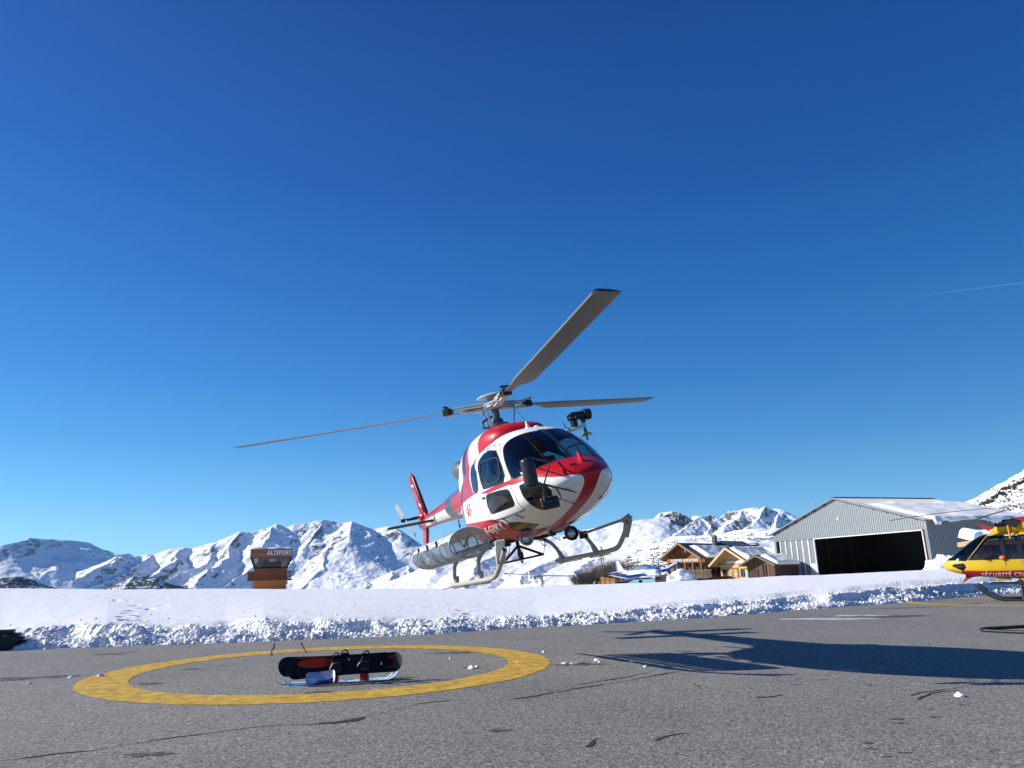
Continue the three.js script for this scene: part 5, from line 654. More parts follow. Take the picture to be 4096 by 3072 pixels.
// ---- slung load frame under the belly
{ const A = [-.2, .50, .05], f = [bar(A, [-.2, .265, .39], .024), bar(A, [-.2, .26, -.38], .024), bar(A, [.12, .26, .20], .022), bar(A, [-.5, .26, -.10], .022), bar([-.2, .262, .40], [-.2, .255, -.40], .018), bar(A, [-.2, .60, .05], .035), bar([.12, .26, .2], [-.5, .26, -.1], .014)];
  const s = addMesh('sling_frame', merged(f), mat(.03, .03, .032, .5), heli);
  addMesh('cargo_hook', merged([bar([-.2, .50, .05], [-.2, .36, .04], .03), box(.09, .12, .09, -.2, .33, .04, .02), new THREE.TorusGeometry(.05, .014, 8, 16).translate(-.2, .25, .04)]), blackMetal, s);
  const wires = [[[.1, .60, .5], [.05, .42, .45], [0, .36, .40], [-.05, .42, .30], [-.1, .58, .25]], [[1.0, .56, .15], [1.0, .44, .10], [.95, .38, .04], [.92, .42, -.03], [.95, .56, -.02]], [[.95, .56, .10], [.96, .50, .04], [.93, .44, 0], [.9, .5, -.02], [.9, .58, .02]], [[-.2, .255, -.40], [-.2, .42, -.46], [-.2, .60, -.5]], [[-.2, .265, .38], [-.2, .45, .30], [-.2, .60, .25]], [[.35, .60, -.2], [.38, .5, -.42], [.42, .42, -.5], [.46, .5, -.46]]];
  wires.forEach(w => addMesh('cable', tube(w, .006, 30, 5), blackMatt, heli));
  addMesh('belly_fitting', merged([box(.16, .06, .12, .30, .565, .52, .015), box(.12, .08, .10, -.1, .565, .28, .015), box(.10, .06, .3, .1, .56, -.3, .01), box(.2, .05, .1, -.55, .57, .5, .01), bar([.46, .45, -.55], [.46, .45, -.80], .022), box(.09, .09, .09, .80, .56, -.22, .02)]), blackMatt, heli);
  addMesh('belly_rail', merged([flatBar([.6, .575, .12], [1.5, .63, .12], .03, .03), flatBar([.6, .575, -.22], [1.5, .63, -.22], .03, .03)]), mat(.45, .44, .42, .5), heli); }
// ---- inside the cabin
addMesh('cabin_floor', merged([box(2.2, .03, 1.1, .75, .86, 0), box(.04, .9, 1.3, -.45, 1.35, 0)]), lining, heli);
addMesh('instrument_console', merged([box(.25, .42, .62, 2.15, 1.16, -.12, .04), box(.16, .2, .75, 2.08, 1.42, -.1, .05), box(.5, .2, .2, 1.75, .95, 0, .03)]), mat(.025, .025, .028, .7), heli);
for (const [x, z] of [[1.22, .42], [1.22, -.42], [.1, .35], [.1, -.35]]) addMesh('seat', merged([box(.44, .12, .44, x, 1.04, z, .05), flatBar([x - .2, 1.08, z], [x - .32, 1.66, z], .42, .10, [1, .2, 0]), box(.08, .18, .26, x - .34, 1.76, z, .035)]), mat(.03, .032, .04, .85), heli);
addMesh('cabin_bulkhead_rail', bar([.5, 2.16, -.5], [.5, 2.16, .5], .02), blackMatt, heli);

// ---- people from joints: tapered limbs blended into one surface
function bodySurface(bones, min, max, cell) { // bones: [a, b, ra, rb, k]
  const size = Math.max(max[0] - min[0], max[1] - min[1], max[2] - min[2]), n = Math.ceil(size / cell) + 4, mc = new MarchingCubes(n, new THREE.MeshBasicMaterial(), false, false, 200000);
  mc.isolation = 0; const h = size / (n - 4), F = mc.field;
  const pos = i => (i - 2) * h;
  for (let k = 0; k < n; k++) for (let j = 0; j < n; j++) for (let i = 0; i < n; i++) { const x = min[0] + pos(i), y = min[1] + pos(j), z = min[2] + pos(k); let d = 1e3;
    for (const [a, b, ra, rb, kk] of bones) { const ex = b[0] - a[0], ey = b[1] - a[1], ez = b[2] - a[2], wx = x - a[0], wy = y - a[1], wz = z - a[2], t = clamp((wx * ex + wy * ey + wz * ez) / (ex * ex + ey * ey + ez * ez + 1e-9), 0, 1); const q = Math.hypot(wx - t * ex, wy - t * ey, wz - t * ez) - lerp(ra, rb, t); d = smin(d, q, kk || .03); }
    F[i + j * n + k * n * n] = -d; }
  mc.update(); const c = mc.count, P = new Float32Array(c * 3), N = new Float32Array(c * 3); // positions come back in -1..1
  for (let i = 0; i < c; i++) for (let q = 0; q < 3; q++) { const g = (mc.positionArray[3 * i + q] + 1) / 2 * n; P[3 * i + q] = min[q] + pos(g); }
  const g = new THREE.BufferGeometry(); g.setAttribute('position', new THREE.BufferAttribute(P, 3)); const w = mergeVertices(g, 1e-5); w.computeVertexNormals(); return w;
}
{ const at0 = V(1.08, 1.10, .42); // the pilot, seated in the right-hand seat, hands on the controls
  const B = (a, b, ra, rb, k) => [a, b, ra, rb, k];
  const bones = [B([0, .06, 0], [.0, .30, 0], .15, .15, .08), B([0, .30, 0], [-.02, .52, 0], .15, .16, .08), B([-.02, .52, .13], [-.02, .52, -.13], .075, .075, .08), B([-.02, .56, 0], [0, .68, 0], .06, .055, .04), B([.0, .74, 0], [.02, .82, 0], .085, .09, .04),
    B([.02, .04, .11], [.44, .08, .15], .085, .06, .05), B([.02, .04, -.11], [.44, .08, -.15], .085, .06, .05), B([.44, .08, .15], [.62, -.22, .15], .055, .04, .03), B([.44, .08, -.15], [.62, -.22, -.15], .055, .04, .03), B([.62, -.22, .15], [.74, -.22, .15], .04, .03, .02), B([.62, -.22, -.15], [.74, -.22, -.15], .04, .03, .02),
    B([-.02, .52, .2], [.06, .28, .26], .055, .045, .04), B([.06, .28, .26], [.32, .22, .16], .042, .032, .03), B([-.02, .52, -.2], [.06, .26, -.26], .055, .045, .04), B([.06, .26, -.26], [.30, .12, -.24], .042, .032, .03), B([.32, .22, .16], [.38, .23, .13], .028, .022, .02), B([.30, .12, -.24], [.36, .11, -.22], .028, .022, .02), B([.10, .735, 0], [.115, .725, 0], .014, .012, .015)];
  const g = bodySurface(bones, [-.25, -.30, -.36], [.85, 1.0, .42], .03); g.translate(at0.x, at0.y, at0.z);
  const w = at0.clone().applyEuler(new THREE.Euler(0, 0, 0)); heli.updateMatrixWorld(true);
  const pil = thing('person', 'pilot in dark clothes and a red helmet at the helicopter controls', 'person'); pil.position.copy(heli.position); pil.quaternion.copy(heli.quaternion);
  addMesh('body', g, mat(.03, .035, .05, .85), pil);
  const hel = new THREE.SphereGeometry(.125, 24, 16, 0, 2 * Math.PI, 0, 1.95).scale(1.1, 1.08, .95); hel.rotateZ(R(12)); hel.translate(at0.x + .01, at0.y + .80, at0.z); addMesh('helmet', hel, mat(.42, .02, .02, .35), pil);
  addMesh('visor', new THREE.SphereGeometry(.128, 20, 10, R(-60) + Math.PI, R(120), 1.15, .55).scale(1.1, 1.08, .95).translate(at0.x + .012, at0.y + .80, at0.z), mat(.02, .02, .025, .1), pil); }
// ------------------------------------------------------------------ the pile of boards inside the ring
function boardGeo(L, w, tip, th, rise) { // a snowboard along x with turned-up ends, deck up, camber sheet
  const n = 60, m = 10; const half = x => { const u = Math.abs(x) / (L / 2), e = clamp((u - (1 - tip)) / tip, 0, 1); return w / 2 * (1 - .10 * (1 - u * u)) * Math.sqrt(Math.max(0, 1 - e * e * .999)); }, up = x => { const u = Math.abs(x) / (L / 2); return rise * Math.pow(clamp((u - (1 - tip * 1.25)) / (tip * 1.25), 0, 1), 2); };
  const sheet = (off, flip) => { const g = gridMesh(n, m, (i, j) => { const s = -Math.cos(i / n * Math.PI), x = s * L / 2, h = half(x); return [x, up(x) + off, lerp(-h, h, j / m)]; }, null, p => [p[0] / L + .5, .5 - p[2] / w]); if (flip) { const I = g.index.array; for (let k = 0; k < I.length; k += 3) { const t = I[k]; I[k] = I[k + 1]; I[k + 1] = t; } g.computeVertexNormals(); } return g; };
  const rim = []; for (const s of [-1, 1]) rim.push(gridMesh(n, 1, (i, j) => { const q = -Math.cos(i / n * Math.PI), x = q * L / 2; return [x, up(x) + (j ? th : 0), s * half(x)]; }, null, p => [p[0] / L + .5, .01]));
  return { deck: sheet(th, true), base: sheet(0, false), rim: mergeGeometries(rim) };
}
function printTex(w, h, draw) { const c = document.createElement('canvas'); c.width = w; c.height = h; draw(c.getContext('2d'), w, h); const t = new THREE.CanvasTexture(c); t.colorSpace = THREE.SRGBColorSpace; return t; }
function board(name, label, L, w, deckMat, baseMat, rimMat, o = {}) { const G = thing(name, label, 'snowboard', [0, 0, 0]); const b = boardGeo(L, w, o.tip ?? .16, .011, o.rise ?? .05); addMesh('deck', b.deck, deckMat, G); addMesh('base', b.base, baseMat, G); addMesh('steel_edge', b.rim, rimMat, G); return G; }
function binding(G, x, turn, base, strapM, hi, k = .85) { const B = addMesh('binding', merged([box(.24, .02, .13, 0, .022, 0, .008), box(.02, .07, .11, -.10, .05, 0, .008)]).scale(k, k, k).rotateY(turn).translate(x, 0, 0), base, G);
  const place = g => g.scale(k, k, k).rotateY(turn).translate(x, 0, 0);
  addMesh('highback', place(tube([[-.11, .04, -.06], [-.13, .14, -.055], [-.15, .22, -.03], [-.155, .235, 0], [-.15, .22, .03], [-.13, .14, .055], [-.11, .04, .06]], .013, 40, 7)), hi, B);
  addMesh('highback_panel', place(plate([[-.05, .03], [.05, .03], [.045, .13], [0, .15], [-.045, .13]], .012, .003).rotateY(R(90)).rotateZ(R(8)).translate(-.118, 0, 0)), base, B);
  addMesh('strap', place(merged([tube([[-.06, .03, -.068], [-.03, .09, -.06], [-.02, .12, 0], [-.03, .09, .06], [-.06, .03, .068]], .014, 30, 6), tube([[.09, .03, -.066], [.10, .065, -.04], [.10, .075, 0], [.10, .065, .04], [.09, .03, .066]], .012, 30, 6)])), strapM, B);
  addMesh('ladder', place(tube([[-.03, .09, .06], [.02, .07, .10], [.05, .02, .12], [.03, -.03, .13]], .010, 20, 5)), mat(.5, .5, .5, .4), B); return B; }
{ const blk = mat(.012, .012, .014, .4), edge = mat(.35, .36, .38, .35, { metalness: .6 });
  const ax = onGround(1145, 2738), bx = onGround(1590, 2715), mid = ax.clone().add(bx).multiplyScalar(.5), dirx = bx.clone().sub(ax).normalize(), turn = Math.atan2(-dirx.z, dirx.x);
  const place = (G, along, y, off, tilt, yaw = 0, rollx = 0) => { const q = new THREE.Quaternion().setFromAxisAngle(V(0, 1, 0), turn + yaw).multiply(new THREE.Quaternion().setFromAxisAngle(V(0, 0, 1), rollx)).multiply(new THREE.Quaternion().setFromAxisAngle(V(1, 0, 0), tilt)); G.quaternion.copy(q); const n = V(-dirx.z, 0, dirx.x); G.position.set(mid.x + dirx.x * along + n.x * off, y, mid.z + dirx.z * along + n.z * off); };
  const deckBlack = mat(1, 1, 1, .55, { specularIntensity: .4, map: printTex(1024, 192, (c, w, h) => { c.fillStyle = '#0c0c0f'; c.fillRect(0, 0, w, h); c.fillStyle = '#141a2c'; c.fillRect(0, 0, 60, h); c.strokeStyle = '#55585c'; c.lineWidth = 3; c.beginPath(); c.ellipse(250, 110, 150, 120, 0, Math.PI * .7, Math.PI * 1.45); c.stroke(); c.fillStyle = '#b8340c'; c.beginPath(); c.ellipse(250, 52, 160, 44, 0, 0, 7); c.fill(); c.fillStyle = '#8a2a14'; c.fillRect(330, 20, 110, 66); c.fillStyle = '#16161b'; c.fillRect(500, 0, 300, h); c.fillStyle = '#34343a'; c.beginPath(); c.ellipse(w - 10, h / 2, 75, 95, 0, 0, 7); c.fill(); c.fillStyle = '#b01220'; c.fillRect(900, 40, 42, 20); c.fillRect(915, 30, 34, 14); c.fillRect(894, 132, 30, 16); c.fillRect(930, 126, 14, 14); c.fillStyle = '#c9ced4'; c.fillRect(826, 90, 14, 26); c.fillRect(536, 30, 12, 22); c.fillStyle = '#c43a10'; c.beginPath(); c.arc(462, 132, 16, 0, 7); c.fill(); }) });
  const b1 = board('snowboard', 'black snowboard with grey rounded nose, standing on edge at the front of the pile', 1.60, .285, deckBlack, mat(.02, .02, .022, .4), edge, { rise: .06 }); place(b1, .03, .235, .21, R(70), R(1), R(1.5));
  for (const [x, t] of [[-.12, R(-84)], [.27, R(-98)]]) binding(b1, x, t, blk, mat(.03, .03, .033, .6), mat(.02, .02, .022, .4));
  const deckOr = mat(1, 1, 1, .3, { map: printTex(1024, 192, (c, w, h) => { c.fillStyle = '#0b0c12'; c.fillRect(0, 0, w, h); c.fillStyle = '#b8340c'; c.beginPath(); c.ellipse(300, 60, 210, 62, 0, 0, 7); c.fill(); c.fillStyle = '#7d2410'; c.fillRect(480, 20, 220, 70); }) });
  const b2 = board('snowboard', 'black and orange snowboard leaning behind the front board', 1.58, .285, deckOr, mat(.03, .03, .035, .4), edge, { rise: .06 }); place(b2, -.10, .245, .10, R(66), R(-1.5), R(.5));
  binding(b2, .12, R(-90), blk, blk, blk);
  const deckBl = mat(1, 1, 1, .25, { map: printTex(1024, 192, (c, w, h) => { c.fillStyle = '#c6d8f2'; c.fillRect(0, 0, w, h); c.fillStyle = '#3f74c9'; c.fillRect(70, 0, 240, h); c.fillStyle = '#dfe8f6'; c.fillRect(240, 40, 300, 60); }) });
  const b3 = board('snowboard', 'white and blue snowboard lying flat at the bottom with red bindings', 1.62, .29, deckBl, mat(.75, .78, .82, .35), edge, { rise: .085 }); place(b3, -.03, .006, .06, 0, R(0), R(.6));
  for (const [x, t] of [[-.10, R(94)], [.33, R(86)]]) binding(b3, x, t, mat(.42, .015, .012, .35), mat(.38, .02, .015, .5), mat(.42, .015, .012, .35));
  const deckPu = mat(1, 1, 1, .3, { map: printTex(512, 128, (c, w, h) => { c.fillStyle = '#9fa6c8'; c.fillRect(0, 0, w, h); c.fillStyle = '#3b2450'; c.beginPath(); c.moveTo(0, h); c.lineTo(w, h * .55); c.lineTo(w, h); c.fill(); c.strokeStyle = '#8d3560'; c.lineWidth = 3; for (let k = 0; k < 6; k++) { c.beginPath(); c.moveTo(120 + 50 * k, 10 + k * 9); c.lineTo(w - 20 * k, 4 + k * 12); c.stroke(); } c.fillStyle = '#d9ddec'; c.fillRect(30, 60, 150, 12); c.fillRect(60, 80, 110, 9); c.fillStyle = '#4a62a8'; c.fillRect(200, 86, 220, 14); }) });
  const b4 = board('snowboard', 'short pale purple striped board propped against the front of the pile', .40, .20, deckPu, mat(.08, .16, .4, .4), edge, { rise: .03, tip: .2 }); place(b4, -.30, .10, .33, R(58), R(-2), R(4));
  const sk = thing('ski', 'single white ski lying behind the snowboards with its tip poking out left', 'ski', [0, 0, 0]); { const b = boardGeo(1.66, .095, .12, .014, .075); addMesh('deck', b.deck, mat(.72, .73, .74, .35), sk); addMesh('base', b.base, mat(.1, .1, .1, .5), sk); addMesh('steel_edge', b.rim, edge, sk); addMesh('ski_binding', merged([box(.1, .05, .07, .05, .04, 0, .012), box(.12, .07, .07, -.25, .05, 0, .015)]), blk, sk); } place(sk, -.10, .16, -.17, R(30), R(2), R(-4));
  const sk2 = thing('ski', 'white ski on the asphalt with its curved tip left of the pile', 'ski', [0, 0, 0]); { const b = boardGeo(1.68, .10, .13, .014, .10); addMesh('deck', b.deck, mat(.80, .81, .82, .3), sk2); addMesh('base', b.base, mat(.75, .76, .78, .4), sk2); addMesh('steel_edge', b.rim, edge, sk2); } place(sk2, -.12, .003, .0, 0, R(-1), 0);
  for (const q of [[b1, .5], [b2, .5]]) {} }
// ------------------------------------------------------------------ black hose, equipment case, snow lumps
{ const p = [[4250, 2503], [4150, 2509], [4096, 2512], [4010, 2517], [3950, 2520], [3928, 2523], [3935, 2528], [3990, 2531], [4096, 2536], [4200, 2541], [4320, 2548]].map(q => { const g = onGround(...q); return [g.x, .035, g.z]; }); tag(addMesh('ground_hose', tube(p, .034, 90, 10), mat(.015, .015, .016, .5)), 'thick black hose lying in a narrow loop on the asphalt at the right edge', 'hose'); }
{ const c = onGround(-20, 2602), G = thing('equipment_case', 'black equipment case with side handle standing by the snow bank at the left edge', 'case', [c.x - .05, 0, c.z - .2], R(28)); const m = mat(.012, .016, .015, .6); addMesh('body', box(.75, .36, .5, 0, .18, 0, .03), m, G); addMesh('lid', box(.60, .09, .42, -.04, .40, 0, .03), mat(.016, .026, .024, .5), G); addMesh('corner_guard', merged([box(.05, .08, .52, .38, .28, 0, .015), box(.05, .08, .52, -.38, .28, 0, .015)]), m, G); addMesh('side_handle', merged([box(.16, .07, .12, .46, .16, .05, .015), box(.12, .05, .2, .43, .25, .05, .01)]), m, G); addMesh('latch', box(.08, .06, .02, .1, .33, .255, .006), mat(.08, .09, .09, .4), G); }
{ const proto = (k) => { const g = new THREE.IcosahedronGeometry(1, 3), p = g.attributes.position; for (let i = 0; i < p.count; i++) { const v = V(p.getX(i), p.getY(i), p.getZ(i)), s = 1 + .35 * vnoise(v.x * 1.5 + k * 9, v.y * 1.5, v.z * 1.5 + 5) + .15 * vnoise(v.x * 4, v.y * 4 + k, v.z * 4 + 2); p.setXYZ(i, v.x * s, Math.max(-.35, v.y * s * .75), v.z * s); } const m = mergeVertices(clean(g)); m.computeVertexNormals(); m.setAttribute('uv', new THREE.Float32BufferAttribute(new Float32Array(m.attributes.position.count * 2), 2)); return m; };
  const gs = [0, 1, 2].map(proto);
  [[281, 2712, .030, 'snow lump on bare asphalt just left of the yellow ring'], [402, 2705, .042, 'snow lump lying on the yellow ring\'s left arc'], [1886, 2675, .05, 'larger snow lump inside the yellow ring near its right arc'], [1908, 2672, .038, 'smaller snow lump beside the larger one inside the ring\'s right side'], [1800, 2636, .02, 'tiny snow crumb inside the ring behind the snow lumps'], [2071, 2652, .02, 'tiny snow crumb on the yellow ring\'s right arc'], [2174, 2610, .03, 'flat snow crumb just right of the yellow ring'], [2388, 2645, .04, 'snow lump beside the snow patch, at the tip of the skid shadow'], [2400, 2650, .03, 'smaller snow lump beside the snow patch at the skid shadow'], [2527, 2648, .03, 'snow crumb lying inside the basket shadow\'s left part'], [2582, 2668, .028, 'snow crumb in front of the basket shadow'], [3838, 2786, .045, 'lone white snow ball on the asphalt in front of the nose shadow'], [116, 2737, .03, 'snow crumb on asphalt at the far left'], [2800, 2632, .03, 'snow crumb inside the basket shadow\'s middle']].forEach(([px, py, s, label], i) => { const p = onGround(px, py), o = addMesh('snow_lump', gs[i % 3], snowMat); o.position.set(p.x, s * .25, p.z); o.scale.set(s * 1.25, s, s); o.rotation.y = i * 1.3; tag(o, label, 'snow lump', 'snow lumps on the apron'); });
  const slab = (px, py, w, d, seed, label, turn) => { const c = onGround(px, py), n = 28, m = 12; const g = gridMesh(n, m, (i, j) => { const a = i / n * 2 * Math.PI, r = j / m, k = 1 + .4 * vnoise(2 * Math.cos(a) + seed, 2 * Math.sin(a)) + .2 * vnoise(5 * Math.cos(a), 5 * Math.sin(a) + seed); const x = Math.cos(a) * w / 2 * k * r, z = Math.sin(a) * d / 2 * k * r; return [x, .012 + .02 * Math.sqrt(Math.max(0, 1 - r * r)) * (1 + .6 * vnoise(x * 9, z * 9)) - (j === m ? .01 : 0), z]; }, null, p => [p[0], p[2]]); const o = addMesh('snow_patch', g, mat(.40, .41, .43, .6)); o.position.set(c.x, 0, c.z); o.rotation.y = turn; tag(o, label, 'snow patch', 'thin snow patches left on the apron'); };
  slab(2285, 2656, .36, .16, 3, 'small thin snow patch right of the yellow ring', 0); slab(3330, 2477, 2.2, .7, 8, 'long thin icy snow patch in a damp area far right', -.35); slab(3450, 2464, 1.6, .3, 5, 'narrow icy snow strip at the end of the long patch', -.3); }
// a vapour trail high in the sky
{ const a = at(3660, 1184, 9000), b = at(4200, 1118, 9000); const g = new THREE.CylinderGeometry(9, 2, a.distanceTo(b), 8, 1, true); g.translate(0, a.distanceTo(b) / 2, 0); g.applyQuaternion(new THREE.Quaternion().setFromUnitVectors(V(0, 1, 0), b.clone().sub(a).normalize())); g.translate(a.x, a.y, a.z); const m = new THREE.MeshStandardMaterial({ color: C(.85, .87, .9), transparent: true, opacity: .10, roughness: 1 }); tag(addMesh('vapour_trail_cloud', g, m), 'thin white vapour trail high in the sky at the right', 'vapour trail'); }
// ------------------------------------------------------------------ small things by the huts
[[2482, 2292, 100, 'grey post with orange band left of the aeroplane\'s tail'], [2552, 2280, 104, 'grey post behind the aeroplane\'s cockpit'], [2616, 2276, 104, 'grey post behind the aeroplane\'s engine']].forEach(([px, py, d, label]) => { const p = at(px, py, d), G = thing('marker_post', label, 'post', [p.x, p.y - 1.0, p.z], 0, 'marker posts beside the runway'); addMesh('pole', bar([0, 0, 0], [0, 2.7, 0], .075, .07, 10), mat(.24, .22, .20, .8), G); addMesh('band', new THREE.CylinderGeometry(.085, .085, .22, 12).translate(0, 1.1, 0), mat(.45, .14, .04, .7), G); });
{ const p = at(2432, 2326, 104), G = thing('plywood_crate', 'orange plywood crate half buried in snow left of the aeroplane', 'crate', [p.x, p.y - .5, p.z], R(-20)); addMesh('panel', plate([[-1.1, 0], [1.2, 0], [1.2, .8], [-1.0, 1.15]], .9), wood(.52, .27, .07, plankH), G); addMesh('batten', merged([-1, -.35, .35, 1.1].map(x => box(.07, 1.05 - .13 * x, .03, x, .5, .465))), mat(.1, .05, .02, .8), G); }
{ const p = at(2720, 2318, 92), g = new THREE.SphereGeometry(1, 40, 20, 0, 2 * Math.PI, 0, 1.6), q = g.attributes.position; for (let i = 0; i < q.count; i++) { const v = V(q.getX(i), q.getY(i), q.getZ(i)), s = 1 + .3 * vnoise(v.x * 2, v.y * 2, v.z * 2 + 3) + .12 * vnoise(v.x * 6, v.y * 6, v.z * 6 + 3); q.setXYZ(i, v.x * s * 1.9, v.y * s * 1.2, v.z * s * 1.4); } g.computeVertexNormals(); const o = addMesh('snow_heap', g, snowMat); o.position.set(p.x, p.y - .2, p.z); tag(o, 'heap of shovelled snow beside the chalet stairs behind the aeroplane wing', 'snow heap'); }
{ const p = at(2660, 2318, 96), G = thing('firewood_stack', 'dark stack of timber and barrels under the aeroplane\'s right wing', 'stack', [p.x, p.y - .3, p.z], R(-30)); addMesh('timber', merged([box(1.6, .9, .8, .3, .45, 0, .03), box(.7, 1.1, .7, 1.4, .5, 0, .05)]), mat(.06, .035, .022, .85), G); addMesh('plank', merged([box(.06, .9, .5, -.8, .45, .2), box(.06, .8, .5, -1.1, .4, .25)]), wood(.35, .16, .05, plankV), G); }
// ------------------------------------------------------------------ parked aeroplanes (x forward, y up, z right)
function wingGeo(root, tip, cr, ct, tr, sweep = 0) { const n = 16, m = 20; const skin = skinFromGrid(n, m, (u, v) => { const c = lerp(cr, ct, u), t = v < .5 ? v * 2 : 2 - v * 2, e = tr * c * 2.6 * Math.sqrt(t) * (1 - t) * (v < .5 ? 1 : -.55); return [lerp(root[0], tip[0], u) + c * .3 - t * c - sweep * u, lerp(root[1], tip[1], u) + e, lerp(root[2], tip[2], u)]; }); return skin; }
function fuselageSkin(st, nu = 60, nv = 32) { // stations: x, y, height, width, exponent
  const f = k => spline(st.map(s => [s[0], s[k]]).sort((a, b) => a[0] - b[0])), y = f(1), h = f(2), w = f(3), e = f(4), x0 = Math.min(...st.map(s => s[0])), x1 = Math.max(...st.map(s => s[0])); return skinFromGrid(nu, nv, (u, v) => { const x = lerp(x1, x0, u), th = v * 2 * Math.PI, c = Math.cos(th), s = Math.sin(th), q = 2 / e(x); return [x, y(x) + h(x) / 2 * Math.sign(s) * Math.pow(Math.abs(s), q), w(x) / 2 * Math.sign(c) * Math.pow(Math.abs(c), q)]; }); }
const planePaint = new THREE.MeshPhysicalMaterial({ vertexColors: true, roughness: .3, clearcoat: .5 }), PW = [.80, .80, .79], PB = [.03, .12, .45], PR = [.5, .02, .02];
{ const p = at(2582, 2318, 80), G = thing('low_wing_aeroplane', 'white and blue low-wing propeller aeroplane parked on the snow before the chalet', 'aeroplane', [p.x, .58, p.z]); G.rotation.set(R(7), R(-62), 0, 'YXZ');
  const fu = fuselageSkin([[2.55, 1.02, .35, .35, 2], [2.45, 1.04, .72, .82, 2.4], [1.9, 1.06, .92, .96, 2.6], [1.1, 1.06, 1.0, 1.05, 2.8], [0, 1.06, 1.0, 1.08, 2.6], [-1.5, 1.05, .78, .8, 2.5], [-3.2, 1.08, .5, .42, 2.3], [-4.6, 1.14, .26, .16, 2]]);
  addMesh('fuselage', skinGeo(paintSkin(fu, PW, [[(x, y) => Math.max(1.30 - .04 * (x - 2.5) * -1 - y + (x > .9 ? 0 : .12), -3 - x), PB], [(x, y) => Math.abs(y - 1.06) - .035, PB]])), planePaint, G);
  for (const s of [1, -1]) { const sk = wingGeo([.55, .78, s * .4], [.45, .82, s * 2.7], 1.75, 1.7, .13), sk2 = wingGeo([.45, .82, s * 2.7], [.15, 1.42, s * 4.75], 1.7, .95, .12); addMesh('wing', skinGeo([...paintSkin(sk, PW, [[(x) => .62 - x, PB]]), ...paintSkin(sk2, PW, [[(x, y, z) => .62 - .1 * (Math.abs(z) - 2.7) - x, PB], [(x, y, z) => 4.55 - Math.abs(z), PB]])]), planePaint, G);
    addMesh('tailplane', skinGeo(wingGeo([-4.1, 1.16, s * .1], [-4.2, 1.16, s * 1.5], .8, .65, .08)), mat(...PW, .3), G);
    const w = addMesh('main_wheel', new THREE.CylinderGeometry(.21, .21, .15, 20).rotateX(R(90)).translate(.75, .21, s * 1.25), rubber, G); addMesh('wheel_spat', merged([bar([.75, .25, s * 1.25], [.6, .78, s * 1.15], .05, .07), box(.5, .12, .12, .8, .44, s * 1.25, .05)]), mat(...PW, .35), w);
    addMesh('ski_plate', box(1.5, .04, .24, .85, .02, s * 1.25, .015), mat(.25, .25, .26, .5), w); }
  addMesh('tail_fin', plate([[-3.6, 1.3], [-4.65, 1.3], [-4.75, 2.25], [-4.35, 2.3]], .08, .02), mat(...PW, .3), G); addMesh('rudder', plate([[-4.66, 1.1], [-5.05, 1.15], [-5.0, 2.2], [-4.76, 2.27]], .06, .015), mat(...PB, .35), G);
  const can = fuselageSkin([[1.35, 1.5, .06, .5, 2], [.9, 1.5, .5, .8, 2.2], [.2, 1.5, .74, .9, 2.3], [-.8, 1.48, .6, .82, 2.2], [-1.7, 1.4, .1, .4, 2]], 30, 24); addMesh('canopy', skinGeo(can), new THREE.MeshPhysicalMaterial({ color: C(.12, .14, .16), roughness: .06, metalness: 0, clearcoat: 1 }), G);
  const sp = addMesh('spinner', new THREE.ConeGeometry(.15, .36, 20).rotateZ(R(-90)).translate(2.75, 1.02, 0), mat(...PB, .25), G); addMesh('propeller', merged([box(.04, 1.0, .13, 2.66, 1.55, 0, .01), box(.04, 1.0, .13, 2.66, .49, 0, .01)]).translate(0, 0, 0), mat(.05, .05, .055, .4), sp);
  addMesh('cowl_opening', merged([box(.05, .16, .22, 2.47, 1.08, .23, .02), box(.05, .16, .22, 2.47, 1.08, -.23, .02)]), blackMatt, G); }
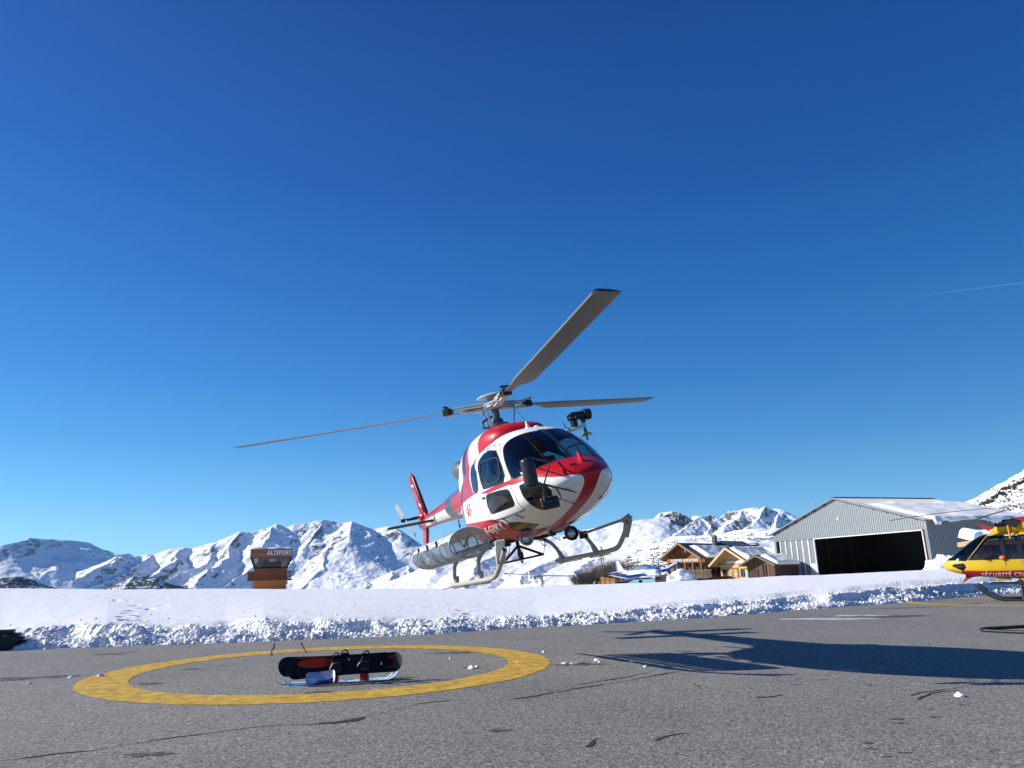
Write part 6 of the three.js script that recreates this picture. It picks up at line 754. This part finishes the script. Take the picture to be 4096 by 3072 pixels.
{ const p = at(2148, 2345, 112), G = thing('high_wing_aeroplane', 'white high-wing aeroplane parked nose-on far behind the hovering helicopter\'s skids', 'aeroplane', [p.x, -.55, p.z]); G.rotation.set(R(-3), R(-74), 0, 'YXZ');
  const fu = fuselageSkin([[2.5, 1.05, .3, .3, 2], [2.4, 1.08, .7, .75, 2.5], [1.5, 1.12, .85, .85, 2.8], [.8, 1.35, 1.3, 1.0, 3], [-.6, 1.35, 1.25, .98, 3], [-2, 1.3, .7, .6, 2.5], [-4.6, 1.4, .22, .14, 2]]); addMesh('fuselage', skinGeo(paintSkin(fu, PW, [[(x, y) => Math.abs(y - 1.2) - .06, PR]])), planePaint, G);
  addMesh('windscreen', fuselageShape(), houseGlass, G); function fuselageShape() { return merged([box(.05, .5, .8, .92, 1.72, 0).rotateZ(0), box(1.1, .42, 1.01, .2, 1.72, 0, .05)]); }
  for (const s of [1, -1]) { addMesh('wing', skinGeo(paintSkin(wingGeo([.5, 2.03, s * .1], [.45, 2.16, s * 5.2], 1.5, 1.2, .11), PW, [[(x, y, z) => 4.95 - Math.abs(z), PR]])), planePaint, G); addMesh('wing_strut', bar([.4, .95, s * .5], [.3, 2.05, s * 2.6], .035), mat(.6, .6, .6, .4), G); const w = addMesh('main_wheel', new THREE.CylinderGeometry(.2, .2, .14, 18).rotateX(R(90)).translate(.5, .2, s * 1.05), rubber, G); addMesh('gear_leg', bar([.5, .25, s * 1.0], [.4, .85, s * .4], .03), mat(.6, .6, .6, .4), w); addMesh('tailplane', skinGeo(wingGeo([-4.2, 1.45, s * .1], [-4.3, 1.45, s * 1.6], .8, .6, .08)), mat(...PW, .3), G); }
  addMesh('tail_fin', plate([[-3.6, 1.5], [-4.7, 1.5], [-4.8, 2.6], [-4.4, 2.65]], .08, .02), mat(...PW, .3), G); const sp = addMesh('spinner', new THREE.ConeGeometry(.14, .3, 18).rotateZ(R(-90)).translate(2.65, 1.05, 0), mat(.5, .1, .03, .4), G); addMesh('propeller', box(.04, 1.9, .12, 2.58, 1.05, 0, .01), mat(.05, .05, .05, .4), sp); const nw = addMesh('nose_wheel', new THREE.CylinderGeometry(.17, .17, .12, 18).rotateX(R(90)).translate(2.0, .17, 0), rubber, G); addMesh('nose_leg', bar([2, .2, 0], [2, .8, 0], .03), mat(.6, .6, .6, .4), nw); }
// ------------------------------------------------------------------ the yellow and red rescue helicopter at the right edge (x forward, y up, z right)
{ const hubP = at(4135, 2026, 30.45), G = thing('rescue_helicopter', 'yellow and red rescue helicopter with black skids parked at the right edge', 'helicopter', [21.75, .02, -30.05], R(145));
  const YEL = [.62, .40, .015], RD = [.46, .012, .015], BLK = [.014, .014, .016];
  const top = spline([[-3, 2.5], [-1.6, 2.75], [0, 2.82], [1.2, 2.8], [1.8, 2.74], [2.2, 2.62], [2.6, 2.38], [3.0, 2.08], [3.3, 1.84], [3.5, 1.71], [3.63, 1.60], [3.71, 1.5], [3.74, 1.42]]), bot = spline([[-3, 1.5], [-2.2, 1.1], [-1.2, .9], [0, .86], [1.2, .87], [2.1, .92], [2.8, 1.02], [3.3, 1.14], [3.58, 1.25], [3.70, 1.34], [3.74, 1.42]]), wid = spline([[-3, .45], [-2.2, .66], [-1.2, .82], [0, .86], [1.2, .86], [2, .82], [2.7, .70], [3.2, .54], [3.5, .38], [3.66, .22], [3.74, 0]]), mid = spline([[-3, 1.95], [-1, 1.6], [1.5, 1.55], [2.8, 1.5], [3.74, 1.42]]);
  const pt = (x, th) => { const c = Math.cos(th), s = Math.sin(th), e = 2 / (s > 0 ? 2.6 : 3.6), m = mid(x); return [x, m + (s > 0 ? top(x) - m : m - bot(x)) * Math.sign(s) * Math.pow(Math.abs(s), e), wid(x) * Math.sign(c) * Math.pow(Math.abs(c), e)]; };
  const side = (x, y, s) => { const m = mid(x), up = y > m, n = up ? 2.6 : 3.6, r = up ? (y - m) / (top(x) - m) : (m - y) / (m - bot(x)); return s * wid(x) * Math.pow(Math.max(0, 1 - Math.pow(Math.min(1, r), n)), 1 / n); };
  let hull = skinFromGrid(200, 150, (u, v) => pt(3.739 - 6.73 * (u < .3 ? .3 * Math.pow(u / .3, 1.5) : u), v * 2 * Math.PI));
  const ws = (x, y, z) => { const a = Math.abs(z), low = (1.60 + .05 * (x - 2.8) / .7) - y, back = (2.82 - .86 * (y - 1.58)) - x, roof = 1.9 - x; return Math.max(low, back * .76, roof, .02 - a); };
  const w1 = polyField([[2.60, 1.70], [2.56, 1.78], [1.98, 2.46], [1.55, 2.5], [1.53, 1.72]], .03), w2 = polyField([[1.33, 1.72], [1.33, 2.52], [.98, 2.53], [.98, 1.72]], .03), w3 = polyField([[.72, 1.72], [.72, 2.52], [-.2, 2.52], [-.2, 1.72]], .05), w4 = polyField([[-.5, 1.72], [-.5, 2.48], [-1.2, 2.42], [-1.2, 1.74]], .05);
  const chin = polyField([[3.36, 1.42], [3.28, 1.47], [2.92, 1.50], [2.86, 1.36], [2.98, 1.22]], .02);
  const sf = f => (x, y, z) => Math.abs(z) < .12 ? 1 : f(x, y); const tint = new THREE.MeshPhysicalMaterial({ color: C(.30, .33, .35), roughness: .03, transmission: 1, thickness: 0, ior: 1.5 });
  const smoke = tint.clone(); smoke.color.setRGB(.10, .11, .12); const lin0 = flipSkin(offsetSkin(hull, -.025)); let lin = splitSkin(lin0, x => -2.2 - x)[0]; const holes = [['windscreen', ws], ['front_door_window', sf(w1)], ['cabin_window', sf(w2)], ['cabin_window', sf(w3)], ['rear_window', sf(w4)], ['chin_window', sf(chin)]]; for (const [, f] of holes) lin = splitSkin(lin, f)[1]; addMesh('cabin_lining', skinGeo(lin), lining, G);
  for (const [n, f] of holes) { const [pane, rest] = splitSkin(hull, f); hull = rest; for (const s of [1, -1]) { const h = splitSkin(pane, (x, y, z) => -s * z)[0]; if (h.T.length) addMesh(n, skinGeo(h), n === 'windscreen' || n === 'chin_window' ? smoke : tint, G); } }
  const band = (x, y) => y - (1.19 + .03 * smooth(2.0, 3.0, x));
  addMesh('fuselage', skinGeo(paintSkin(hull, YEL, [[(x, y, z) => Math.max(1.63 - y, y - 2.62, x - 2.80 + .86 * (y - 1.58), -1.5 - x), BLK], [(x, y) => Math.max(band(x, y), x - 3.05), RD]])), PAINT, G);
  const L = letters('SÉCURITÉ CIVILE', .165, 1, 1.0); L.computeBoundingBox(); const LS = 1.85 / L.boundingBox.max.x; { const q = L.attributes.position; for (let i = 0; i < q.count; i++) { const x = 2.36 - q.getX(i) * LS, y = .945 + q.getY(i) * .98; q.setXYZ(i, x, y, side(x, y, -1) - .006); } L.computeVertexNormals(); addMesh('side_lettering', L, mat(.8, .8, .8, .4), G); }
  addMesh('door_seam', merged([tube([[1.44, 2.6], [1.44, 1.7], [1.42, 1.4], [1.34, 1.0]].map(([x, y]) => [x, y, side(x, y, -1) - .001]), .007, 30, 5), tube([[.85, 2.6], [.85, 1.5], [.85, 1.0]].map(([x, y]) => [x, y, side(x, y, -1) - .001]), .007, 30, 5)]), rubber, G);
  const ck = fuselageSkin([[1.75, 2.78, .1, .3, 2], [1.45, 2.88, .42, .9, 2.6], [.6, 3.02, .66, 1.2, 2.8], [-1, 3.06, .74, 1.2, 2.8], [-2.4, 2.85, .6, .9, 2.4], [-3.2, 2.55, .3, .5, 2]], 40, 30); addMesh('engine_cowling', skinGeo(paintSkin(ck, YEL, [[(x, y) => 3.16 - .10 * x - y, RD], [(x, y) => Math.abs(y - 2.86) - .02, BLK]])), PAINT, G);
  addMesh('tail_boom', skinGeo(fuselageSkin([[-2.6, 2.1, .8, .7, 2.2], [-4, 2.2, .5, .42, 2], [-6.2, 2.3, .3, .25, 2]], 30, 20)), mat(...RD, .35), G); for (const s of [1, -1]) addMesh('tail_endplate', plate([[-5.6, 1.75], [-6.3, 1.7], [-6.5, 2.9], [-6.1, 2.9]], .06).translate(0, 0, s * .9), mat(...YEL, .35), G); addMesh('tailplane', box(.5, .06, 1.8, -5.9, 2.2, 0), mat(...YEL, .35), G);
  addMesh('fin', plate([[-5.6, 2.3], [-6.6, 2.3], [-7.0, 3.3], [-6.6, 3.35]], .1), mat(...RD, .35), G);
  // search light pod, wire cutters, probes
  addMesh('roof_pod', merged([new THREE.CapsuleGeometry(.14, .26, 6, 16).rotateZ(R(90)).translate(1.05, 3.12, -.50), new THREE.CylinderGeometry(.19, .19, .22, 20).rotateX(R(90)).translate(.90, 3.10, -.56), box(.4, .14, .2, 1.38, 3.04, -.48, .04)]), mat(.014, .014, .016, .45), G);
  addMesh('pod_strut', merged([bar([1.1, 3.0, -.55], [1.1, 2.75, -.68], .05), bar([1.1, 2.75, -.68], [1.1, 2.45, -.84], .04)]), mat(.55, .16, .02, .5), G);
  addMesh('upper_wire_cutter', plate([[1.75, 2.76], [1.45, 2.86], [1.72, 2.96], [2.22, 3.22], [1.96, 2.92]], .03), mat(...RD, .4), G); addMesh('lower_wire_cutter', plate([[2.95, 1.08], [2.45, .96], [2.75, .93], [3.18, .66], [2.98, .92]], .03), mat(...RD, .4), G);
  addMesh('roof_antenna', merged([bar([1.45, 2.8, .1], [1.45, 3.2, .1], .018), new THREE.SphereGeometry(.07, 12, 8).scale(1.3, .6, 1).translate(1.7, 2.83, -.2)]), mat(.75, .75, .75, .4), G);
  for (const [x, y] of [[1.50, 1.70], [-.05, 1.78]]) addMesh('orange_cover', new THREE.SphereGeometry(.095, 16, 12).scale(1.2, .9, .7).translate(x, y, side(x, y, -1) - .05), mat(.75, .17, .02, .6), G);
  addMesh('handrail', merged([bar([1.32, 2.60, side(1.32, 2.60, -1) - .02], [.85, 2.60, side(.85, 2.60, -1) - .02], .025)]), mat(.8, .8, .8, .4), G);
  // seats seen through the windows
  for (const [x, z] of [[1.75, .38], [1.75, -.38], [.4, .4], [.4, -.4], [-.6, .3]]) addMesh('seat', merged([box(.45, .12, .42, x, 1.45, z, .05), flatBar([x - .2, 1.48, z], [x - .3, 2.15, z], .42, .1, [1, .2, 0])]), mat(.05, .055, .07, .85), G); addMesh('cabin_floor', box(3.8, .04, 1.3, .5, 1.1, 0), lining, G); addMesh('console', box(.3, .4, .8, 2.6, 1.5, 0, .05), lining, G); addMesh('orange_kit_bag', new RoundedBoxGeometry(.35, .2, .25, 3, .08).translate(1.85, 1.74, -.45), mat(.7, .12, .02, .7), G);
  // skids
  for (const s of [1, -1]) { const z = s * 1.2, k = addMesh('skid', tube([[-1.5, .055, z], [0, .055, z], [1.55, .055, z], [1.85, .075, z], [2.2, .24, z], [2.62, .62, z * .97]], .05, 60, 10), mat(.025, .026, .028, .4), G); for (const x of [1.05, -.95]) addMesh('gear_leg', tube([[x, .06, z], [x, .3, z * .99], [x, .62, z * .93], [x, .76, z * .75], [x, .82, 0]], .055, 30, 10), mat(.03, .03, .032, .45), G); addMesh('long_step', merged([box(2.5, .05, .16, -.35, .17, z * 1.03, .015)]), s < 0 ? mat(.78, .78, .78, .4) : blackMatt, k); addMesh('cross_step', box(1.7, .06, .12, 1.30, .68, z * .94, .02), mat(.03, .03, .032, .45), k); }
  addMesh('belly_equipment', merged([box(.5, .12, .4, 1.6, .86, -.3, .03), box(.3, .1, .3, .9, .82, -.5, .03), box(.35, .12, .3, .2, .82, -.5, .03)]), mat(...YEL, .5), G); addMesh('hook_fitting', box(.12, .12, .12, 1.1, .74, -.3, .02), blackMatt, G);
  // mast, head and four drooping blades
  const HX = .35; addMesh('rotor_mast', merged([bar([HX, 3.0, 0], [HX, hubP.y, 0], .09, .07, 16), bar([HX, 3.1, 0], [HX, 3.25, 0], .25, .2, 20)]), blackMetal, G); addMesh('rotor_hub', new THREE.CylinderGeometry(.22, .24, .16, 24).translate(HX, hubP.y - .02, 0), mat(.2, .2, .2, .5), G);
  const hy = hubP.y - .02; for (const a0 of [-28.5, 61.5, 151.5, 241.5]) { const a = R(a0), c = Math.cos(a), s = Math.sin(a), sk = skinFromGrid(24, 14, (u, v) => { const r = .3 + 5.2 * u, t = v < .5 ? v * 2 : 2 - v * 2, ch = lerp(.14, .32, smooth(.4, 1.3, r)), e = .05 * ch * 2.6 * Math.sqrt(t) * (1 - t) * (v < .5 ? 1 : -.7), x = (.3 - t) * ch, y = hy + e + x * .09 - .10 * u * u * 3.2 - .10 * u; return [HX + c * r - s * x, y, s * r + c * x]; }); addMesh('rotor_blade', skinGeo(sk), mat(.13, .125, .11, .55), G); } }
// ------------------------------------------------------------------ beside the hangar's shaded wall
{ const p = at(3830, 2262, 66), G = thing('wooden_cabin', 'light brown wooden cabin with snowy roof behind the rescue helicopter', 'cabin', [at(4010, 2262, 62).x + 1.9, .6, -62], R(-20)); const w = wood(.36, .20, .09, plankV);
  addMesh('wall', uvBox(7.6, 2.6, 4, 0, 1.3, 0, 1.6), w, G); addMesh('eave_board', uvBox(8.4, .40, 4.9, 0, 2.7, 0, 1.6), wood(.46, .27, .13, plankH), G); addMesh('roof_snow', snowBlanket([-4.1, 2.88, 2.4], [8.2, 0, 0], [0, .5, -4.8], .95, 4, 50, 30), roofSnow, G);
  for (const x of [-2, .6, 2.6]) addMesh('window_shutter', box(.9, 1.1, .05, x, 1.35, 2.03), wood(.24, .12, .06, plankV), G); }
{ const p = at(3815, 2262, 58), g = new THREE.SphereGeometry(1, 60, 30, 0, 2 * Math.PI, 0, 1.7), q = g.attributes.position; for (let i = 0; i < q.count; i++) { const v = V(q.getX(i), q.getY(i), q.getZ(i)), s = 1 + .3 * vnoise(v.x * 2 + 7, v.y * 2, v.z * 2 + 3) + .14 * vnoise(v.x * 6, v.y * 6, v.z * 6 + 3) + .06 * vnoise(v.x * 14, v.y * 14, v.z * 14 + 3); q.setXYZ(i, v.x * s * 2.2, v.y * s * 1.6, v.z * s * 1.8); } g.computeVertexNormals(); const o = addMesh('snow_heap', g, snowMat); o.position.set(p.x, .7, p.z); tag(o, 'tall heap of cleared snow against the hangar\'s shaded side wall', 'snow heap'); }
renderer.setSize(1024, 768);
renderer.render(scene, camera);
